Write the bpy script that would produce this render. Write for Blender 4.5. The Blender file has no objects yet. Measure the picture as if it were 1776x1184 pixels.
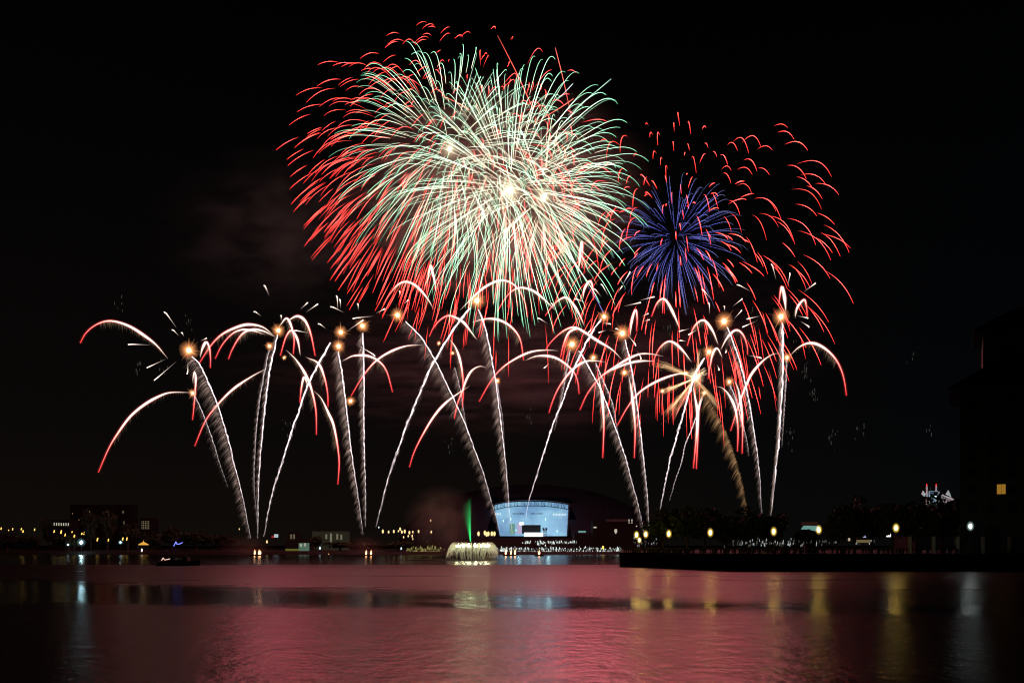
import bpy, bmesh, math, random
import numpy as np
from mathutils import Vector, Matrix

# ------------------------------------------------------------------ camera, world, exposure
scene = bpy.context.scene
COL = scene.collection
F, CX, HY, CH = 1381.33, 888.0, 945.0, 6.0      # focal length in photo pixels, image centre, horizon row, eye height

cam_d = bpy.data.cameras.new("camera"); cam = bpy.data.objects.new("camera", cam_d); COL.objects.link(cam)
cam.location = (0, 0, CH); cam.rotation_euler = (math.radians(90), 0, 0)
cam_d.lens = 28; cam_d.sensor_width = 36; cam_d.shift_y = (HY - 592.0) / 1776.0
cam_d.clip_start = 0.5; cam_d.clip_end = 12000
scene.camera = cam

world = bpy.data.worlds.new("World"); scene.world = world; world.use_nodes = True
wn, wl = world.node_tree.nodes, world.node_tree.links
bg = wn['Background']
tc = wn.new('ShaderNodeTexCoord'); sx = wn.new('ShaderNodeSeparateXYZ'); wl.new(tc.outputs['Generated'], sx.inputs[0])
rampz = wn.new('ShaderNodeValToRGB'); wl.new(sx.outputs['Z'], rampz.inputs[0])
e = rampz.color_ramp.elements
e[0].position = 0.0; e[0].color = (0.0046, 0.0034, 0.0026, 1)
e[1].position = 0.55; e[1].color = (0.0004, 0.0004, 0.0005, 1)
m_ = e.new(0.16); m_.color = (0.0028, 0.0022, 0.0020, 1)
rampx = wn.new('ShaderNodeValToRGB'); wl.new(sx.outputs['X'], rampx.inputs[0])
e = rampx.color_ramp.elements
e[0].position = 0.0; e[0].color = (1, 1, 1, 1); e[1].position = 0.5; e[1].color = (0.42, 0.68, 0.95, 1)
mixw = wn.new('ShaderNodeMix'); mixw.data_type = 'RGBA'; mixw.blend_type = 'MULTIPLY'; mixw.inputs[0].default_value = 1
wl.new(rampz.outputs[0], mixw.inputs[6]); wl.new(rampx.outputs[0], mixw.inputs[7])
wl.new(mixw.outputs[2], bg.inputs['Color']); bg.inputs['Strength'].default_value = 1.0

scene.view_settings.view_transform = 'Standard'; scene.view_settings.look = 'None'
scene.view_settings.exposure = 0; scene.view_settings.gamma = 1
cy = scene.cycles
cy.max_bounces = 6; cy.diffuse_bounces = 2; cy.glossy_bounces = 3; cy.transparent_max_bounces = 400
cy.volume_bounces = 0; cy.transmission_bounces = 2
cy.use_denoising = True; cy.filter_width = 1.15
cy.caustics_reflective = False; cy.caustics_refractive = False
cy.volume_step_rate = 2.0; cy.volume_max_steps = 64
cy.sample_clamp_indirect = 6.0

R = random.Random(7)
NR = np.random.default_rng(7)

def at(px, py, Y):
    return np.array([(px - CX) / F * Y, Y, CH - (py - HY) / F * Y])

# ------------------------------------------------------------------ helpers
def link(o, parent=None):
    COL.objects.link(o)
    if parent is not None: o.parent = parent
    return o
def tag(o, label=None, cat=None, group=None, kind=None):
    if label: o['label'] = label
    if cat: o['category'] = cat
    if group: o['group'] = group
    if kind: o['kind'] = kind
    return o
def empty(name, loc, rz=0.0):
    o = bpy.data.objects.new(name, None); o.location = tuple(loc); o.rotation_euler = (0, 0, rz)
    o.empty_display_size = 1
    return link(o)
def copy_tree(o, parent=None):
    c = o.copy(); COL.objects.link(c)
    if parent is not None: c.parent = parent
    for ch in list(o.children): copy_tree(ch, c)
    return c

class MB:
    """collects simple shapes into one mesh"""
    def __init__(s): s.v = []; s.f = []
    def add(s, vs, fs):
        b = len(s.v); s.v += [tuple(map(float, p)) for p in vs]; s.f += [tuple(i + b for i in f) for f in fs]
    def box(s, x0, x1, y0, y1, z0, z1):
        s.add([(x0,y0,z0),(x1,y0,z0),(x1,y1,z0),(x0,y1,z0),(x0,y0,z1),(x1,y0,z1),(x1,y1,z1),(x0,y1,z1)],
              [(0,3,2,1),(4,5,6,7),(0,1,5,4),(1,2,6,5),(2,3,7,6),(3,0,4,7)])
    def bar(s, a, b, w, n=4):
        a = Vector(a); b = Vector(b); d = (b - a)
        if d.length < 1e-6: return
        q = d.to_track_quat('Z', 'Y'); vs = []
        w0, w1 = (w, w) if not isinstance(w, tuple) else w
        for (p, ww) in ((a, w0), (b, w1)):
            for k in range(n):
                an = 2*math.pi*(k+.5)/n
                vs.append(p + q @ Vector((ww*math.cos(an), ww*math.sin(an), 0)))
        fs = [(k, (k+1) % n, n+(k+1) % n, n+k) for k in range(n)] + [tuple(range(n-1, -1, -1)), tuple(range(n, 2*n))]
        s.add(vs, fs)
    def path(s, pts, w, n=5):
        for i in range(len(pts)-1):
            s.bar(pts[i], pts[i+1], w, n)
    def lathe(s, prof, n=12, c=(0,0,0), sy=1.0):
        vs = []; fs = []
        for (r, z) in prof:
            for k in range(n):
                an = 2*math.pi*k/n; vs.append((c[0]+r*math.cos(an), c[1]+sy*r*math.sin(an), c[2]+z))
        for i in range(len(prof)-1):
            for k in range(n):
                a = i*n+k; b = i*n+(k+1) % n; fs.append((a, b, b+n, a+n))
        s.add(vs, fs)
    def ball(s, c, rx, ry, rz, n=10, m=6):
        s.lathe([(1e-3 if i in (0, m) else math.sin(math.pi*i/m)*rx, -math.cos(math.pi*i/m)*rz) for i in range(m+1)], n, c, ry/rx)
    def build(s, name, m, parent=None, smooth=False):
        me = bpy.data.meshes.new(name); me.from_pydata(s.v, [], s.f); me.update()
        if smooth: me.polygons.foreach_set('use_smooth', [True]*len(me.polygons))
        if m is not None: me.materials.append(m)
        return link(bpy.data.objects.new(name, me), parent)

def tubes(P, Rr, C, S=3):
    """P (n,K,3) centre lines, Rr (n,K) radii, C (n,K,3) light colour -> verts, quads, colours"""
    P = np.asarray(P, float); n, K, _ = P.shape
    T = np.gradient(P, axis=1); T /= np.linalg.norm(T, axis=2, keepdims=True) + 1e-9
    ref = np.zeros_like(T); ref[..., 1] = 1.0
    bad = np.abs(T[..., 1]) > 0.93; ref[bad] = (1, 0, 0)
    A = np.cross(T, ref); A /= np.linalg.norm(A, axis=2, keepdims=True) + 1e-9
    B = np.cross(T, A)
    an = 2*np.pi*np.arange(S)/S + 0.3
    V = P[:, :, None, :] + Rr[:, :, None, None]*(np.cos(an)[None, None, :, None]*A[:, :, None, :] + np.sin(an)[None, None, :, None]*B[:, :, None, :])
    Cc = np.repeat(np.asarray(C, float)[:, :, None, :], S, axis=2)
    idx = np.arange(n*K*S).reshape(n, K, S)
    a = idx[:, :-1, :]; b = np.roll(a, -1, axis=2); d = idx[:, 1:, :]; c = np.roll(d, -1, axis=2)
    Q = np.stack([a, b, c, d], axis=-1).reshape(-1, 4)
    return V.reshape(-1, 3), Q, Cc.reshape(-1, 3)
def join(parts):
    vs, qs, cs, b = [], [], [], 0
    for (v, q, c) in parts:
        vs.append(v); qs.append(q + b); cs.append(c); b += len(v)
    return np.concatenate(vs), np.concatenate(qs), np.concatenate(cs)
def glow_obj(name, data, m, parent=None, origin=(0, 0, 0)):
    v, q, c = data
    v = v - np.asarray(origin, float)
    me = bpy.data.meshes.new(name)
    me.vertices.add(len(v)); me.vertices.foreach_set('co', v.astype(np.float32).ravel())
    me.loops.add(q.size); me.loops.foreach_set('vertex_index', q.astype(np.int32).ravel())
    me.polygons.add(len(q)); me.polygons.foreach_set('loop_start', np.arange(0, q.size, 4, dtype=np.int32))
    me.update(calc_edges=True)
    at_ = me.attributes.new('glow', 'FLOAT_COLOR', 'POINT')
    at_.data.foreach_set('color', np.concatenate([c, np.ones((len(c), 1))], axis=1).astype(np.float32).ravel())
    me.materials.append(m)
    return link(bpy.data.objects.new(name, me), parent)
def ball_shells(c, r, shells, n=10, m=6, sz=1.0):
    """nested glowing shells: list of (radius factor, colour)"""
    out = []
    for (f, col) in shells:
        th = np.linspace(0, np.pi, m+1); P = np.zeros((m+1, n, 3))
        an = 2*np.pi*np.arange(n)/n
        for i, t in enumerate(th):
            rr = max(np.sin(t), 1e-3)*r*f
            P[i, :, 0] = c[0]+rr*np.cos(an); P[i, :, 1] = c[1]+rr*np.sin(an); P[i, :, 2] = c[2]-np.cos(t)*r*f*sz
        idx = np.arange((m+1)*n).reshape(m+1, n)
        a = idx[:-1]; b = np.roll(a, -1, 1); d = idx[1:]; e_ = np.roll(d, -1, 1)
        out.append((P.reshape(-1, 3), np.stack([a, b, e_, d], -1).reshape(-1, 4), np.tile(np.array(col, float), ((m+1)*n, 1))))
    return join(out)
def catmull(pts, n):
    P = np.asarray(pts, float)
    P = np.vstack([2*P[0]-P[1], P, 2*P[-1]-P[-2]])
    seg = len(P)-3; dense = []
    for i in range(seg):
        p0, p1, p2, p3 = P[i:i+4]
        for t in np.linspace(0, 1, 12, endpoint=(i == seg-1)):
            dense.append(0.5*((2*p1)+(-p0+p2)*t+(2*p0-5*p1+4*p2-p3)*t*t+(-p0+3*p1-3*p2+p3)*t**3))
    D = np.array(dense)
    L = np.concatenate([[0], np.cumsum(np.linalg.norm(np.diff(D, axis=0), axis=1))])
    s = np.linspace(0, L[-1], n)
    return np.stack([np.interp(s, L, D[:, k]) for k in range(P.shape[1])], axis=1)

# ------------------------------------------------------------------ materials
def new_mat(name):
    m = bpy.data.materials.new(name); m.use_nodes = True
    return m, m.node_tree.nodes, m.node_tree.links
def plain(name, col, rough=0.8, vary=0.25, scale=1.5, metal=0.0):
    m, n, l = new_mat(name); b = n['Principled BSDF']
    t = n.new('ShaderNodeTexCoord'); no = n.new('ShaderNodeTexNoise'); no.inputs['Scale'].default_value = scale; no.inputs['Detail'].default_value = 5
    l.new(t.outputs['Object'], no.inputs['Vector'])
    r = n.new('ShaderNodeValToRGB'); l.new(no.outputs['Fac'], r.inputs[0])
    r.color_ramp.elements[0].position = .3; r.color_ramp.elements[1].position = .7
    r.color_ramp.elements[0].color = tuple(c*(1-vary) for c in col)+(1,); r.color_ramp.elements[1].color = tuple(min(1, c*(1+vary)) for c in col)+(1,)
    l.new(r.outputs[0], b.inputs['Base Color']); b.inputs['Roughness'].default_value = rough; b.inputs['Metallic'].default_value = metal
    return m
def lamp_mat(name, col, strength, sample=True):
    m, n, l = new_mat(name); n.remove(n['Principled BSDF'])
    e_ = n.new('ShaderNodeEmission'); e_.inputs[0].default_value = tuple(col)+(1,); e_.inputs[1].default_value = strength
    l.new(e_.outputs[0], n['Material Output'].inputs['Surface'])
    m.cycles.emission_sampling = 'AUTO' if sample else 'NONE'
    return m
def glow_mat(name):
    m, n, l = new_mat(name); n.remove(n['Principled BSDF'])
    a = n.new('ShaderNodeAttribute'); a.attribute_name = 'glow'
    e_ = n.new('ShaderNodeEmission'); l.new(a.outputs['Color'], e_.inputs[0]); e_.inputs[1].default_value = 1.0
    t = n.new('ShaderNodeBsdfTransparent'); s = n.new('ShaderNodeAddShader')
    l.new(e_.outputs[0], s.inputs[0]); l.new(t.outputs[0], s.inputs[1]); l.new(s.outputs[0], n['Material Output'].inputs['Surface'])
    m.cycles.emission_sampling = 'NONE'
    return m
GLOW = glow_mat('star_light_and_bloom')
M_STONE = plain('bank_stone', (.012, .0115, .011), .9, .3, .4)
M_CONC = plain('concrete', (.06, .058, .058), .85, .2, .5)
M_DARKMETAL = plain('dark_metal', (.05, .05, .055), .5, .2, 2, .6)
M_TRUNK = plain('bark', (.06, .045, .03), .95, .3, 3)
M_LEAF = plain('leaf_green', (.035, .06, .02), .8, .5, .8)
M_LEAF2 = plain('leaf_dark_green', (.028, .05, .022), .8, .5, .8)
M_WALL = plain('painted_wall', (.009, .009, .010), .85, .15, .6)
M_ROOF = plain('roof_tile', (.02, .014, .013), .9, .3, 1)
M_HULL = plain('boat_hull', (.03, .03, .035), .6, .2, 1)
M_CLOTH = plain('clothing', (.016, .015, .018), .9, .8, .9)
M_GRASS = plain('grass_ground', (.02, .028, .014), .95, .4, .2)
M_GLASSDARK = plain('dark_glass', (.012, .014, .018), .15, .1, 1)
M_SHELL = plain('dome_cladding', (.045, .065, .10), .6, .12, .05)
M_YEL = lamp_mat('sodium_lamp', (1.0, .66, .14), 40)
M_WHT = lamp_mat('white_lamp', (.86, 1.0, .96), 30)
M_FARYEL = lamp_mat('far_sodium_lamp', (1.0, .60, .12), 1.7, False)
M_FARGOLD = lamp_mat('far_golden_lamp', (1.0, .72, .32), 1.3, False)
M_FLOOD = lamp_mat('flood_lamp', (.55, .90, 1.0), 60)
M_WINWARM = lamp_mat('lit_window_warm', (1.0, .82, .48), .22, False)
M_WINPALE = lamp_mat('lit_window_pale', (.95, .90, .72), .55, False)
M_WINORANGE = lamp_mat('lit_window_orange', (1.0, .50, .06), .28, False)
M_RED = lamp_mat('red_beacon', (1.0, .05, .06), .9, False)
M_FLOODDIM = lamp_mat('small_flood_lamp', (.7, .95, 1.0), 5, False)
M_BLUE = lamp_mat('blue_trail_light', (.18, .22, 1.0), 2.2, False)
M_PINK = lamp_mat('pink_trail_light', (1.0, .62, .5), 1.2, False)
M_CYAN = lamp_mat('cyan_lit_panel', (.35, .8, .72), .35, False)
M_PHONE = lamp_mat('phone_screen', (.86, .95, 1.0), .55, False)
M_PHONEDIM = lamp_mat('phone_screen_dim', (.9, .85, .72), .10, False)
M_STAGE = lamp_mat('lit_stage_canopy', (.95, 1.0, 1.0), 2.2, True)

# ------------------------------------------------------------------ water and land
def water_mat():
    m, n, l = new_mat('harbour_water'); b = n['Principled BSDF']
    g = n.new('ShaderNodeNewGeometry'); s = n.new('ShaderNodeSeparateXYZ'); l.new(g.outputs['Position'], s.inputs[0])
    def math_(op, a, c=None, clamp=False):
        k = n.new('ShaderNodeMath'); k.operation = op; k.use_clamp = clamp
        for i, v in enumerate((a, c)):
            if v is None: continue
            if isinstance(v, (int, float)): k.inputs[i].default_value = v
            else: l.new(v, k.inputs[i])
        return k.outputs[0]
    def noise(scale_xyz, detail=3, rough=.55, scale=1.0):
        mp = n.new('ShaderNodeMapping'); mp.inputs['Scale'].default_value = scale_xyz; l.new(g.outputs['Position'], mp.inputs['Vector'])
        no = n.new('ShaderNodeTexNoise'); no.inputs['Scale'].default_value = scale; no.inputs['Detail'].default_value = detail; no.inputs['Roughness'].default_value = rough
        l.new(mp.outputs[0], no.inputs['Vector']); return no.outputs['Fac']
    def sstep(v, a, c):
        r = n.new('ShaderNodeMapRange'); r.interpolation_type = 'SMOOTHSTEP'; l.new(v, r.inputs[0])
        r.inputs[1].default_value = a; r.inputs[2].default_value = c; return r.outputs[0]
    X, Y = s.outputs['X'], s.outputs['Y']
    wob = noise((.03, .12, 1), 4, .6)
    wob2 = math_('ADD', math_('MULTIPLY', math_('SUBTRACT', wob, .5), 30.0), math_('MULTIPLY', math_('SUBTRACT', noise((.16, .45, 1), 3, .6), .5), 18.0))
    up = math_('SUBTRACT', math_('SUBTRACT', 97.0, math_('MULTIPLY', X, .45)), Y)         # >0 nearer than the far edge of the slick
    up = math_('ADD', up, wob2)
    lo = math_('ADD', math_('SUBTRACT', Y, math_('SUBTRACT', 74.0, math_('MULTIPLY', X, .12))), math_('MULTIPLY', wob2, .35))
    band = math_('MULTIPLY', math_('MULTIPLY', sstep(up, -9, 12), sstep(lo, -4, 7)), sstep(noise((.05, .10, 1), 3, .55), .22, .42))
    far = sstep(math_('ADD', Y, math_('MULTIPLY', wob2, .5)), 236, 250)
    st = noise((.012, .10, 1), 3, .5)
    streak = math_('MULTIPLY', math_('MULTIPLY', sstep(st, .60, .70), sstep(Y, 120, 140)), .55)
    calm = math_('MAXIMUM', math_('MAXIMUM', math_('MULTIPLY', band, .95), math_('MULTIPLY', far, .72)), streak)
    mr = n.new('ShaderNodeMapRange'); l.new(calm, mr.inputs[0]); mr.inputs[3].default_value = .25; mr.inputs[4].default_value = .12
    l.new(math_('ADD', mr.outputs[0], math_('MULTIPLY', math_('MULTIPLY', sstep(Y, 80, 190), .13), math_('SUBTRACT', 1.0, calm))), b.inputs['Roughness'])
    b.inputs['Base Color'].default_value = (.004, .005, .006, 1); b.inputs['IOR'].default_value = 1.33
    # wind ripples, long crests across the view
    w1 = noise((.40, .34, 1), 5, .66); w2 = noise((1.9, 1.3, 1), 3, .6)
    bp = n.new('ShaderNodeBump'); bp.inputs['Distance'].default_value = 1.0
    stg = n.new('ShaderNodeMapRange'); l.new(calm, stg.inputs[0]); stg.inputs[3].default_value = .17; stg.inputs[4].default_value = .09
    l.new(stg.outputs[0], bp.inputs['Strength'])
    l.new(math_('ADD', w1, math_('MULTIPLY', w2, .35)), bp.inputs['Height']); l.new(bp.outputs[0], b.inputs['Normal'])
    return m
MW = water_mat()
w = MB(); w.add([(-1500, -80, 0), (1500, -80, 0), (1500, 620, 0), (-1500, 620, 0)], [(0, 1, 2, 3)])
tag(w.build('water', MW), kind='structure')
gmb = MB()
FB = 520.0
gmb.add([(-9000, 545, 2.2), (9000, 545, 2.2), (9000, 11000, 2.2), (-9000, 11000, 2.2)], [(0, 1, 2, 3)])
tag(gmb.build('ground', M_GRASS), kind='structure')
eb = MB()
eb.add([(-1500, FB, -1), (1500, FB, -1), (1500, FB+3, 1.6), (-1500, FB+3, 1.6), (1500, 546, 2.19), (-1500, 546, 2.19)], [(0, 1, 2, 3), (3, 2, 4, 5)])
tag(eb.build('far_embankment', M_STONE), kind='structure')
# near right quay: waterline rows 982 at its left corner, 990 further right
YQ0, YQ1 = CH*F/37.0, CH*F/45.0
q0 = at(1075, 982, YQ0); q1 = at(1260, 989.5, CH*F/44.5); q2 = np.array([420.0, YQ1-6, 0])
rb = MB(); ht = 3.7
foot = [q0, q1, q2, np.array([420.0, 420, 0]), np.array([q0[0]+28, 420, 0])]
n_ = len(foot)
rb.add([(p[0], p[1], -1) for p in foot]+[(p[0], p[1], ht) for p in foot],
       [tuple(range(n_, 2*n_))]+[(i, (i+1) % n_, n_+(i+1) % n_, n_+i) for i in range(n_)])
tag(rb.build('right_embankment', M_STONE), kind='structure')
st_ = MB()                                                     # coping, a kerb step along the quay edge
for a, c in ((foot[0], foot[1]), (foot[1], foot[2])):
    st_.bar((a[0], a[1]+.4, ht+.11), (c[0], c[1]+.4, ht+.11), .3)
tag(st_.build('kerb', M_CONC), kind='structure')

# ------------------------------------------------------------------ fireworks: high shells
WHITE = np.array([1.0, 1.0, 1.0])
def lerp(a, b, t): return a + (b - a)*t
def burst(label, cpx, Y, Rpx, drop, wind, n, tt, colf, rad, seed, K=22, cat='firework', dirf=None, jit=.05, group='high firework shells', dash=False, kexp=3.0):
    rng = np.random.default_rng(seed); S_ = Y/F
    c = at(cpx[0], cpx[1], Y)
    def sphere(m):                                             # an even shell of stars with a little disorder
        k = np.arange(m)+.5; z = 1-2*k/m; a = np.pi*(1+5**.5)*k+rng.uniform(0, 6.28); r = np.sqrt(1-z*z)
        q = np.stack([r*np.cos(a), r*np.sin(a), z], 1)+rng.normal(0, 1.1/np.sqrt(m), (m, 3)); return q/np.linalg.norm(q, axis=1, keepdims=True)
    d = sphere(n)
    if dirf is not None:
        m = n
        for _ in range(4):
            d = sphere(m); d = d[dirf(d, rng)]; m = int(m*n/max(1, len(d)))
        rng.shuffle(d); d = d[:n]
    n = len(d)
    sp = Rpx*S_*np.clip(1+rng.normal(0, jit, n), .6, 1.07)
    t0 = rng.uniform(*tt[0], n); t1 = rng.uniform(*tt[1], n)
    u = np.linspace(0, 1, K)
    t = t0[:, None] + (t1-t0)[:, None]*u[None]
    ee = (1-np.exp(-kexp*t))/(1-math.exp(-kexp))
    P = c[None, None] + d[:, None]*sp[:, None, None]*ee[..., None]
    dr = drop*S_*rng.uniform(.85, 1.15, n)
    P[..., 2] -= dr[:, None]*t*t
    P[..., 0] += wind*S_*t*t
    C, prof = colf(u, rng, n)
    Rr = rad*prof*rng.uniform(.8, 1.2, (n, 1))
    root = empty('firework_burst', c); tag(root, label, cat, group)
    L = np.linalg.norm(np.diff(P, axis=1), axis=2).sum(1)
    order = np.argsort(-L)
    for i in order[:100]:
        glow_obj('star_trail', tubes(P[i:i+1], Rr[i:i+1], C[i:i+1], 4), GLOW, root, c)
    rest = order[100:]
    if len(rest):
        o = glow_obj('star_trails', tubes(P[rest], Rr[rest], C[rest], 4), GLOW, root, c); o['kind'] = 'stuff'
    return root, c
def col_green(bright, gold_end=.35):
    def f(u, rng, n):
        gold = 1.3*np.array([1.0, .84, .58]); pale = 1.35*np.array([.64, 1.0, .72]); mint = 1.45*np.array([.22, .84, .46])
        C = np.zeros((n, len(u), 3))
        for k, x in enumerate(u):
            if x < gold_end: cc = lerp(gold, pale, x/gold_end)
            else: cc = lerp(pale, mint, (x-gold_end)/(1-gold_end))
            C[:, k] = cc
        fade = np.interp(u, [0, .08, .3, .75, .95, 1], [.75, 1.15, 1.05, .85, .66, .18])
        C *= fade[None, :, None]*bright*rng.uniform(.45, 1.25, (n, 1, 1))
        return C, np.interp(u, [0, .1, .8, 1], [.7, .95, 1.05, .8])[None]
    return f
def col_red(bright, warm=.0):
    def f(u, rng, n):
        deep = 2.6*np.array([1.0, .03, .028]); hot = 2.8*np.array([1.0, .07+warm, .055+warm])
        C = np.zeros((n, len(u), 3))
        for k, x in enumerate(u): C[:, k] = lerp(hot, deep, abs(x-.45)/.55)
        fade = np.interp(u, [0, .12, .4, .7, 1], [.04, .5, 1.2, 1.0, .4])
        C *= fade[None, :, None]*bright*rng.uniform(.6, 1.25, (n, 1, 1))
        return C, np.interp(u, [0, .25, .6, 1], [.45, .9, 1.1, .6])[None]
    return f
def col_blue(bright):
    def f(u, rng, n):
        C = np.zeros((n, len(u), 3)); base = np.array([.18, .20, .90]); pale = np.array([.42, .46, .95])
        for k, x in enumerate(u): C[:, k] = lerp(base, pale, x)*(1.0 if k % 3 != 2 else .12)
        fade = np.interp(u, [0, .15, .5, 1], [.15, .9, .8, .25])
        C *= fade[None, :, None]*bright*rng.uniform(.4, 1.1, (n, 1, 1))
        return C, np.ones((1, len(u)))
    return f
YB = 460.0
def low_left(d, rng):            # the dense red shell is thick on its lower left
    keep = rng.uniform(size=len(d)); p = np.where(d[:, 0] < .05, 1.0, .4)*np.where(d[:, 2] > .55, .3, 1.0)
    return keep < p
def down(d, rng): return (d[:, 2] < -.15) & (np.abs(d[:, 1]) < .8)
def crown(d, rng): return rng.uniform(size=len(d)) < np.where(d[:, 0] < .1, 1.0, .6)*np.where(np.abs(d[:, 1]) < .6, 1.0, .25)
def rim(d, rng): return rng.uniform(size=len(d)) < np.where(np.abs(d[:, 1]) < .62, 1.0, .4)
burst('wide sparse crown of short red arcs around the big green burst', (782, 280), YB+6, 248, 64, -34, 200, ((.58, .70), (.84, 1.0)), col_red(1.5), .08, 11, K=16, jit=.05, dirf=crown)
burst('dense red burst fanning out at the lower left of the big green burst', (776, 285), YB+2, 214, 52, -16, 280, ((.34, .6), (.82, 1.06)), col_red(1.15, .02), .068, 12, K=18, dirf=low_left, jit=.07)
burst('pale mint green burst with gold heart, upper left of the two', (778, 260), YB, 184, 36, -14, 230, ((.10, .4), (.78, 1.03)), col_green(1.15, .22), .07, 13, jit=.09)
burst('white green burst with short looping stars between the two big green ones', (866, 266), YB-2, 140, 36, 2, 110, ((.10, .45), (.85, 1.12)), col_green(1.0, .4), .068, 23, jit=.16)
burst('pale mint green burst with white hot heart, lower right of the two', (886, 326), YB-5, 220, 40, 8, 340, ((.06, .36), (.78, 1.04)), col_green(1.2, .2), .07, 14, jit=.10)
burst('small golden white burst inside the right half of the green burst', (943, 342), YB-9, 140, 26, 4, 110, ((.06, .3), (.8, 1.05)), col_green(1.0, .7), .075, 15, jit=.2)
burst('orange red stars scattered through the middle of the green burst', (850, 290), YB-3, 205, 32, 6, 60, ((.3, .75), (.8, 1.1)), col_red(1.0, .05), .09, 16, K=14, jit=.25)
burst('wide red burst of drooping arcs at the right of the show', (1190, 424), YB+4, 250, 76, 8, 210, ((.44, .62), (.82, 1.02)), col_red(1.5), .08, 17, K=16, jit=.17, dirf=rim)
burst('thin dotted blue burst inside the right red burst', (1172, 414), YB, 110, 16, 4, 165, ((.05, .26), (.8, 1.08)), col_blue(1.25), .045, 18, K=60, jit=.16)
burst('bright red stars around the blue burst', (1174, 414), YB-4, 150, 26, 2, 72, ((.36, .62), (.74, 1.0)), col_red(1.7), .115, 19, K=16, jit=.24)
# red stars falling out of the shells over the comets
burst('long red streaks raining down below the green burst', (850, 330), YB+3, 190, 112, -4, 32, ((.70, .84), (.95, 1.12)), col_red(.8), .07, 20, K=12, dirf=down, jit=.12)
burst('long red streaks raining down across the comets at the right', (1175, 440), YB-2, 215, 106, 2, 36, ((.68, .86), (.92, 1.14)), col_red(.8), .07, 21, K=12, dirf=down, jit=.22)

# stray stars that flew off the shells
def streak(label, pts, Y, col, r, bright=1.0, name='stray_star'):
    P = catmull([at(a, b, Y) for a, b in pts], 14)[None]; u = np.linspace(0, 1, 14)
    C = np.array(col)[None, None]*np.interp(u, [0, .4, .9, 1], [.25, .8, 1.1, .5])[None, :, None]*bright
    c0 = P[0, 0]
    o = glow_obj(name, tubes(P, np.full((1, 14), r), C, 4), GLOW, None, c0); o.location = c0
    tag(o, label, 'firework star', 'stray stars')
streak('long thin red star falling from the top of the red crown to the green burst', [(863, 62), (880, 95), (900, 135), (925, 190)], YB, (1, .12, .09), .2)
streak('straight red star rising alone right of the green burst top', [(994, 215), (985, 175), (975, 130), (963, 83)], YB, (1, .16, .12), .2, .8)
streak('straight pale green star flying off to the upper right of the green burst', [(985, 200), (1010, 178), (1035, 158), (1060, 137)], YB, (.5, .8, .62), .17, .7)
streak('pale short star just above the right green burst', [(965, 175), (978, 162), (994, 145)], YB, (.6, .66, .7), .2, .7)
streak('red star flying across above the right green burst', [(930, 212), (950, 200), (975, 185), (995, 171)], YB, (1, .18, .12), .2, .8)
streak('violet thin star falling onto the flash right of the tall comets', [(1020, 497), (1035, 520), (1047, 543)], YB, (.3, .25, .8), .14, .6)
streak('orange red star crossing the upper left green burst', [(765, 165), (790, 177), (815, 191)], YB, (1, .2, .12), .2, .8)

# bright hearts of the two green shells
def heart(label, px, py, Y, r, cols):
    c = at(px, py, Y)
    o = glow_obj('shell_flash', ball_shells((0, 0, 0), r, cols), GLOW); o.location = c
    tag(o, label, 'firework flash', 'shell flashes')
def hot(a): return [(f, tuple(x*a*k for x in (1, .82, .52))) for f, k in ((1, .05), (.82, .05), (.66, .07), (.5, .1), (.36, .2), (.22, .8))]
heart('white hot flash at the heart of the right green burst', 884, 330, YB-5, 8.5, hot(1.1))
heart('smaller white flash just right of the green burst heart', 943, 342, YB-9, 6.0, hot(1.0))
heart('pale gold flash at the heart of the upper left green burst', 780, 258, YB, 6.5, hot(.7))

# ------------------------------------------------------------------ fireworks: comets from the barges
YC = 448.0
def embers(path_w, n, vec_px, Y, bright, col, seed, r=.052, clump=.0, lens=(.35, 1.0), dim=None, K=5):
    """fine sparks shed along a path; vec_px = where a spark ends relative to the path, in photo pixels"""
    rng = np.random.default_rng(seed); S_ = Y/F; N = len(path_w)
    s = rng.uniform(0, 1, n)
    ph = s*clump + .08*rng.normal(size=n) if clump else s
    puls = .5+.5*np.sin(2*np.pi*ph) if clump else np.ones(n)
    idx = s*(N-1); i0 = np.clip(idx.astype(int), 0, N-2); fr = (idx-i0)[:, None]
    p0 = path_w[i0]*(1-fr)+path_w[i0+1]*fr
    ln = rng.uniform(lens[0], lens[1], n)*(.6+.4*puls)
    grow = np.interp(s, [0, .12, .75, 1], [.25, .55, 1, 1])
    ln = ln*grow
    v = np.array(vec_px, float)*.85
    t = np.linspace(0, 1, K)
    st = rng.uniform(0, .45, n)
    tt = st[:, None]+(1-st)[:, None]*t[None]
    dx = v[0]*S_*ln[:, None]*tt**.8*rng.uniform(.75, 1.2, (n, 1))
    dz = -v[1]*S_*ln[:, None]*tt**1.9*rng.uniform(.75, 1.2, (n, 1))
    P = np.repeat(p0[:, None], K, 1)
    P[..., 0] += dx+rng.normal(0, .35*S_, (n, 1)); P[..., 2] += dz
    P[..., 1] += rng.normal(0, 1.2, (n, 1))*tt
    C = np.array(col)[None, None]*(.44*bright*rng.uniform(.15, 1.3, (n, 1))*(.45+.55*puls)[:, None]*np.interp(tt, [0, .25, 1], [1.0, .75, .06]))[..., None]
    if dim is not None: C *= np.interp(s, *dim)[:, None, None]
    return tubes(P, np.full((n, K), r), C, 3)
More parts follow.
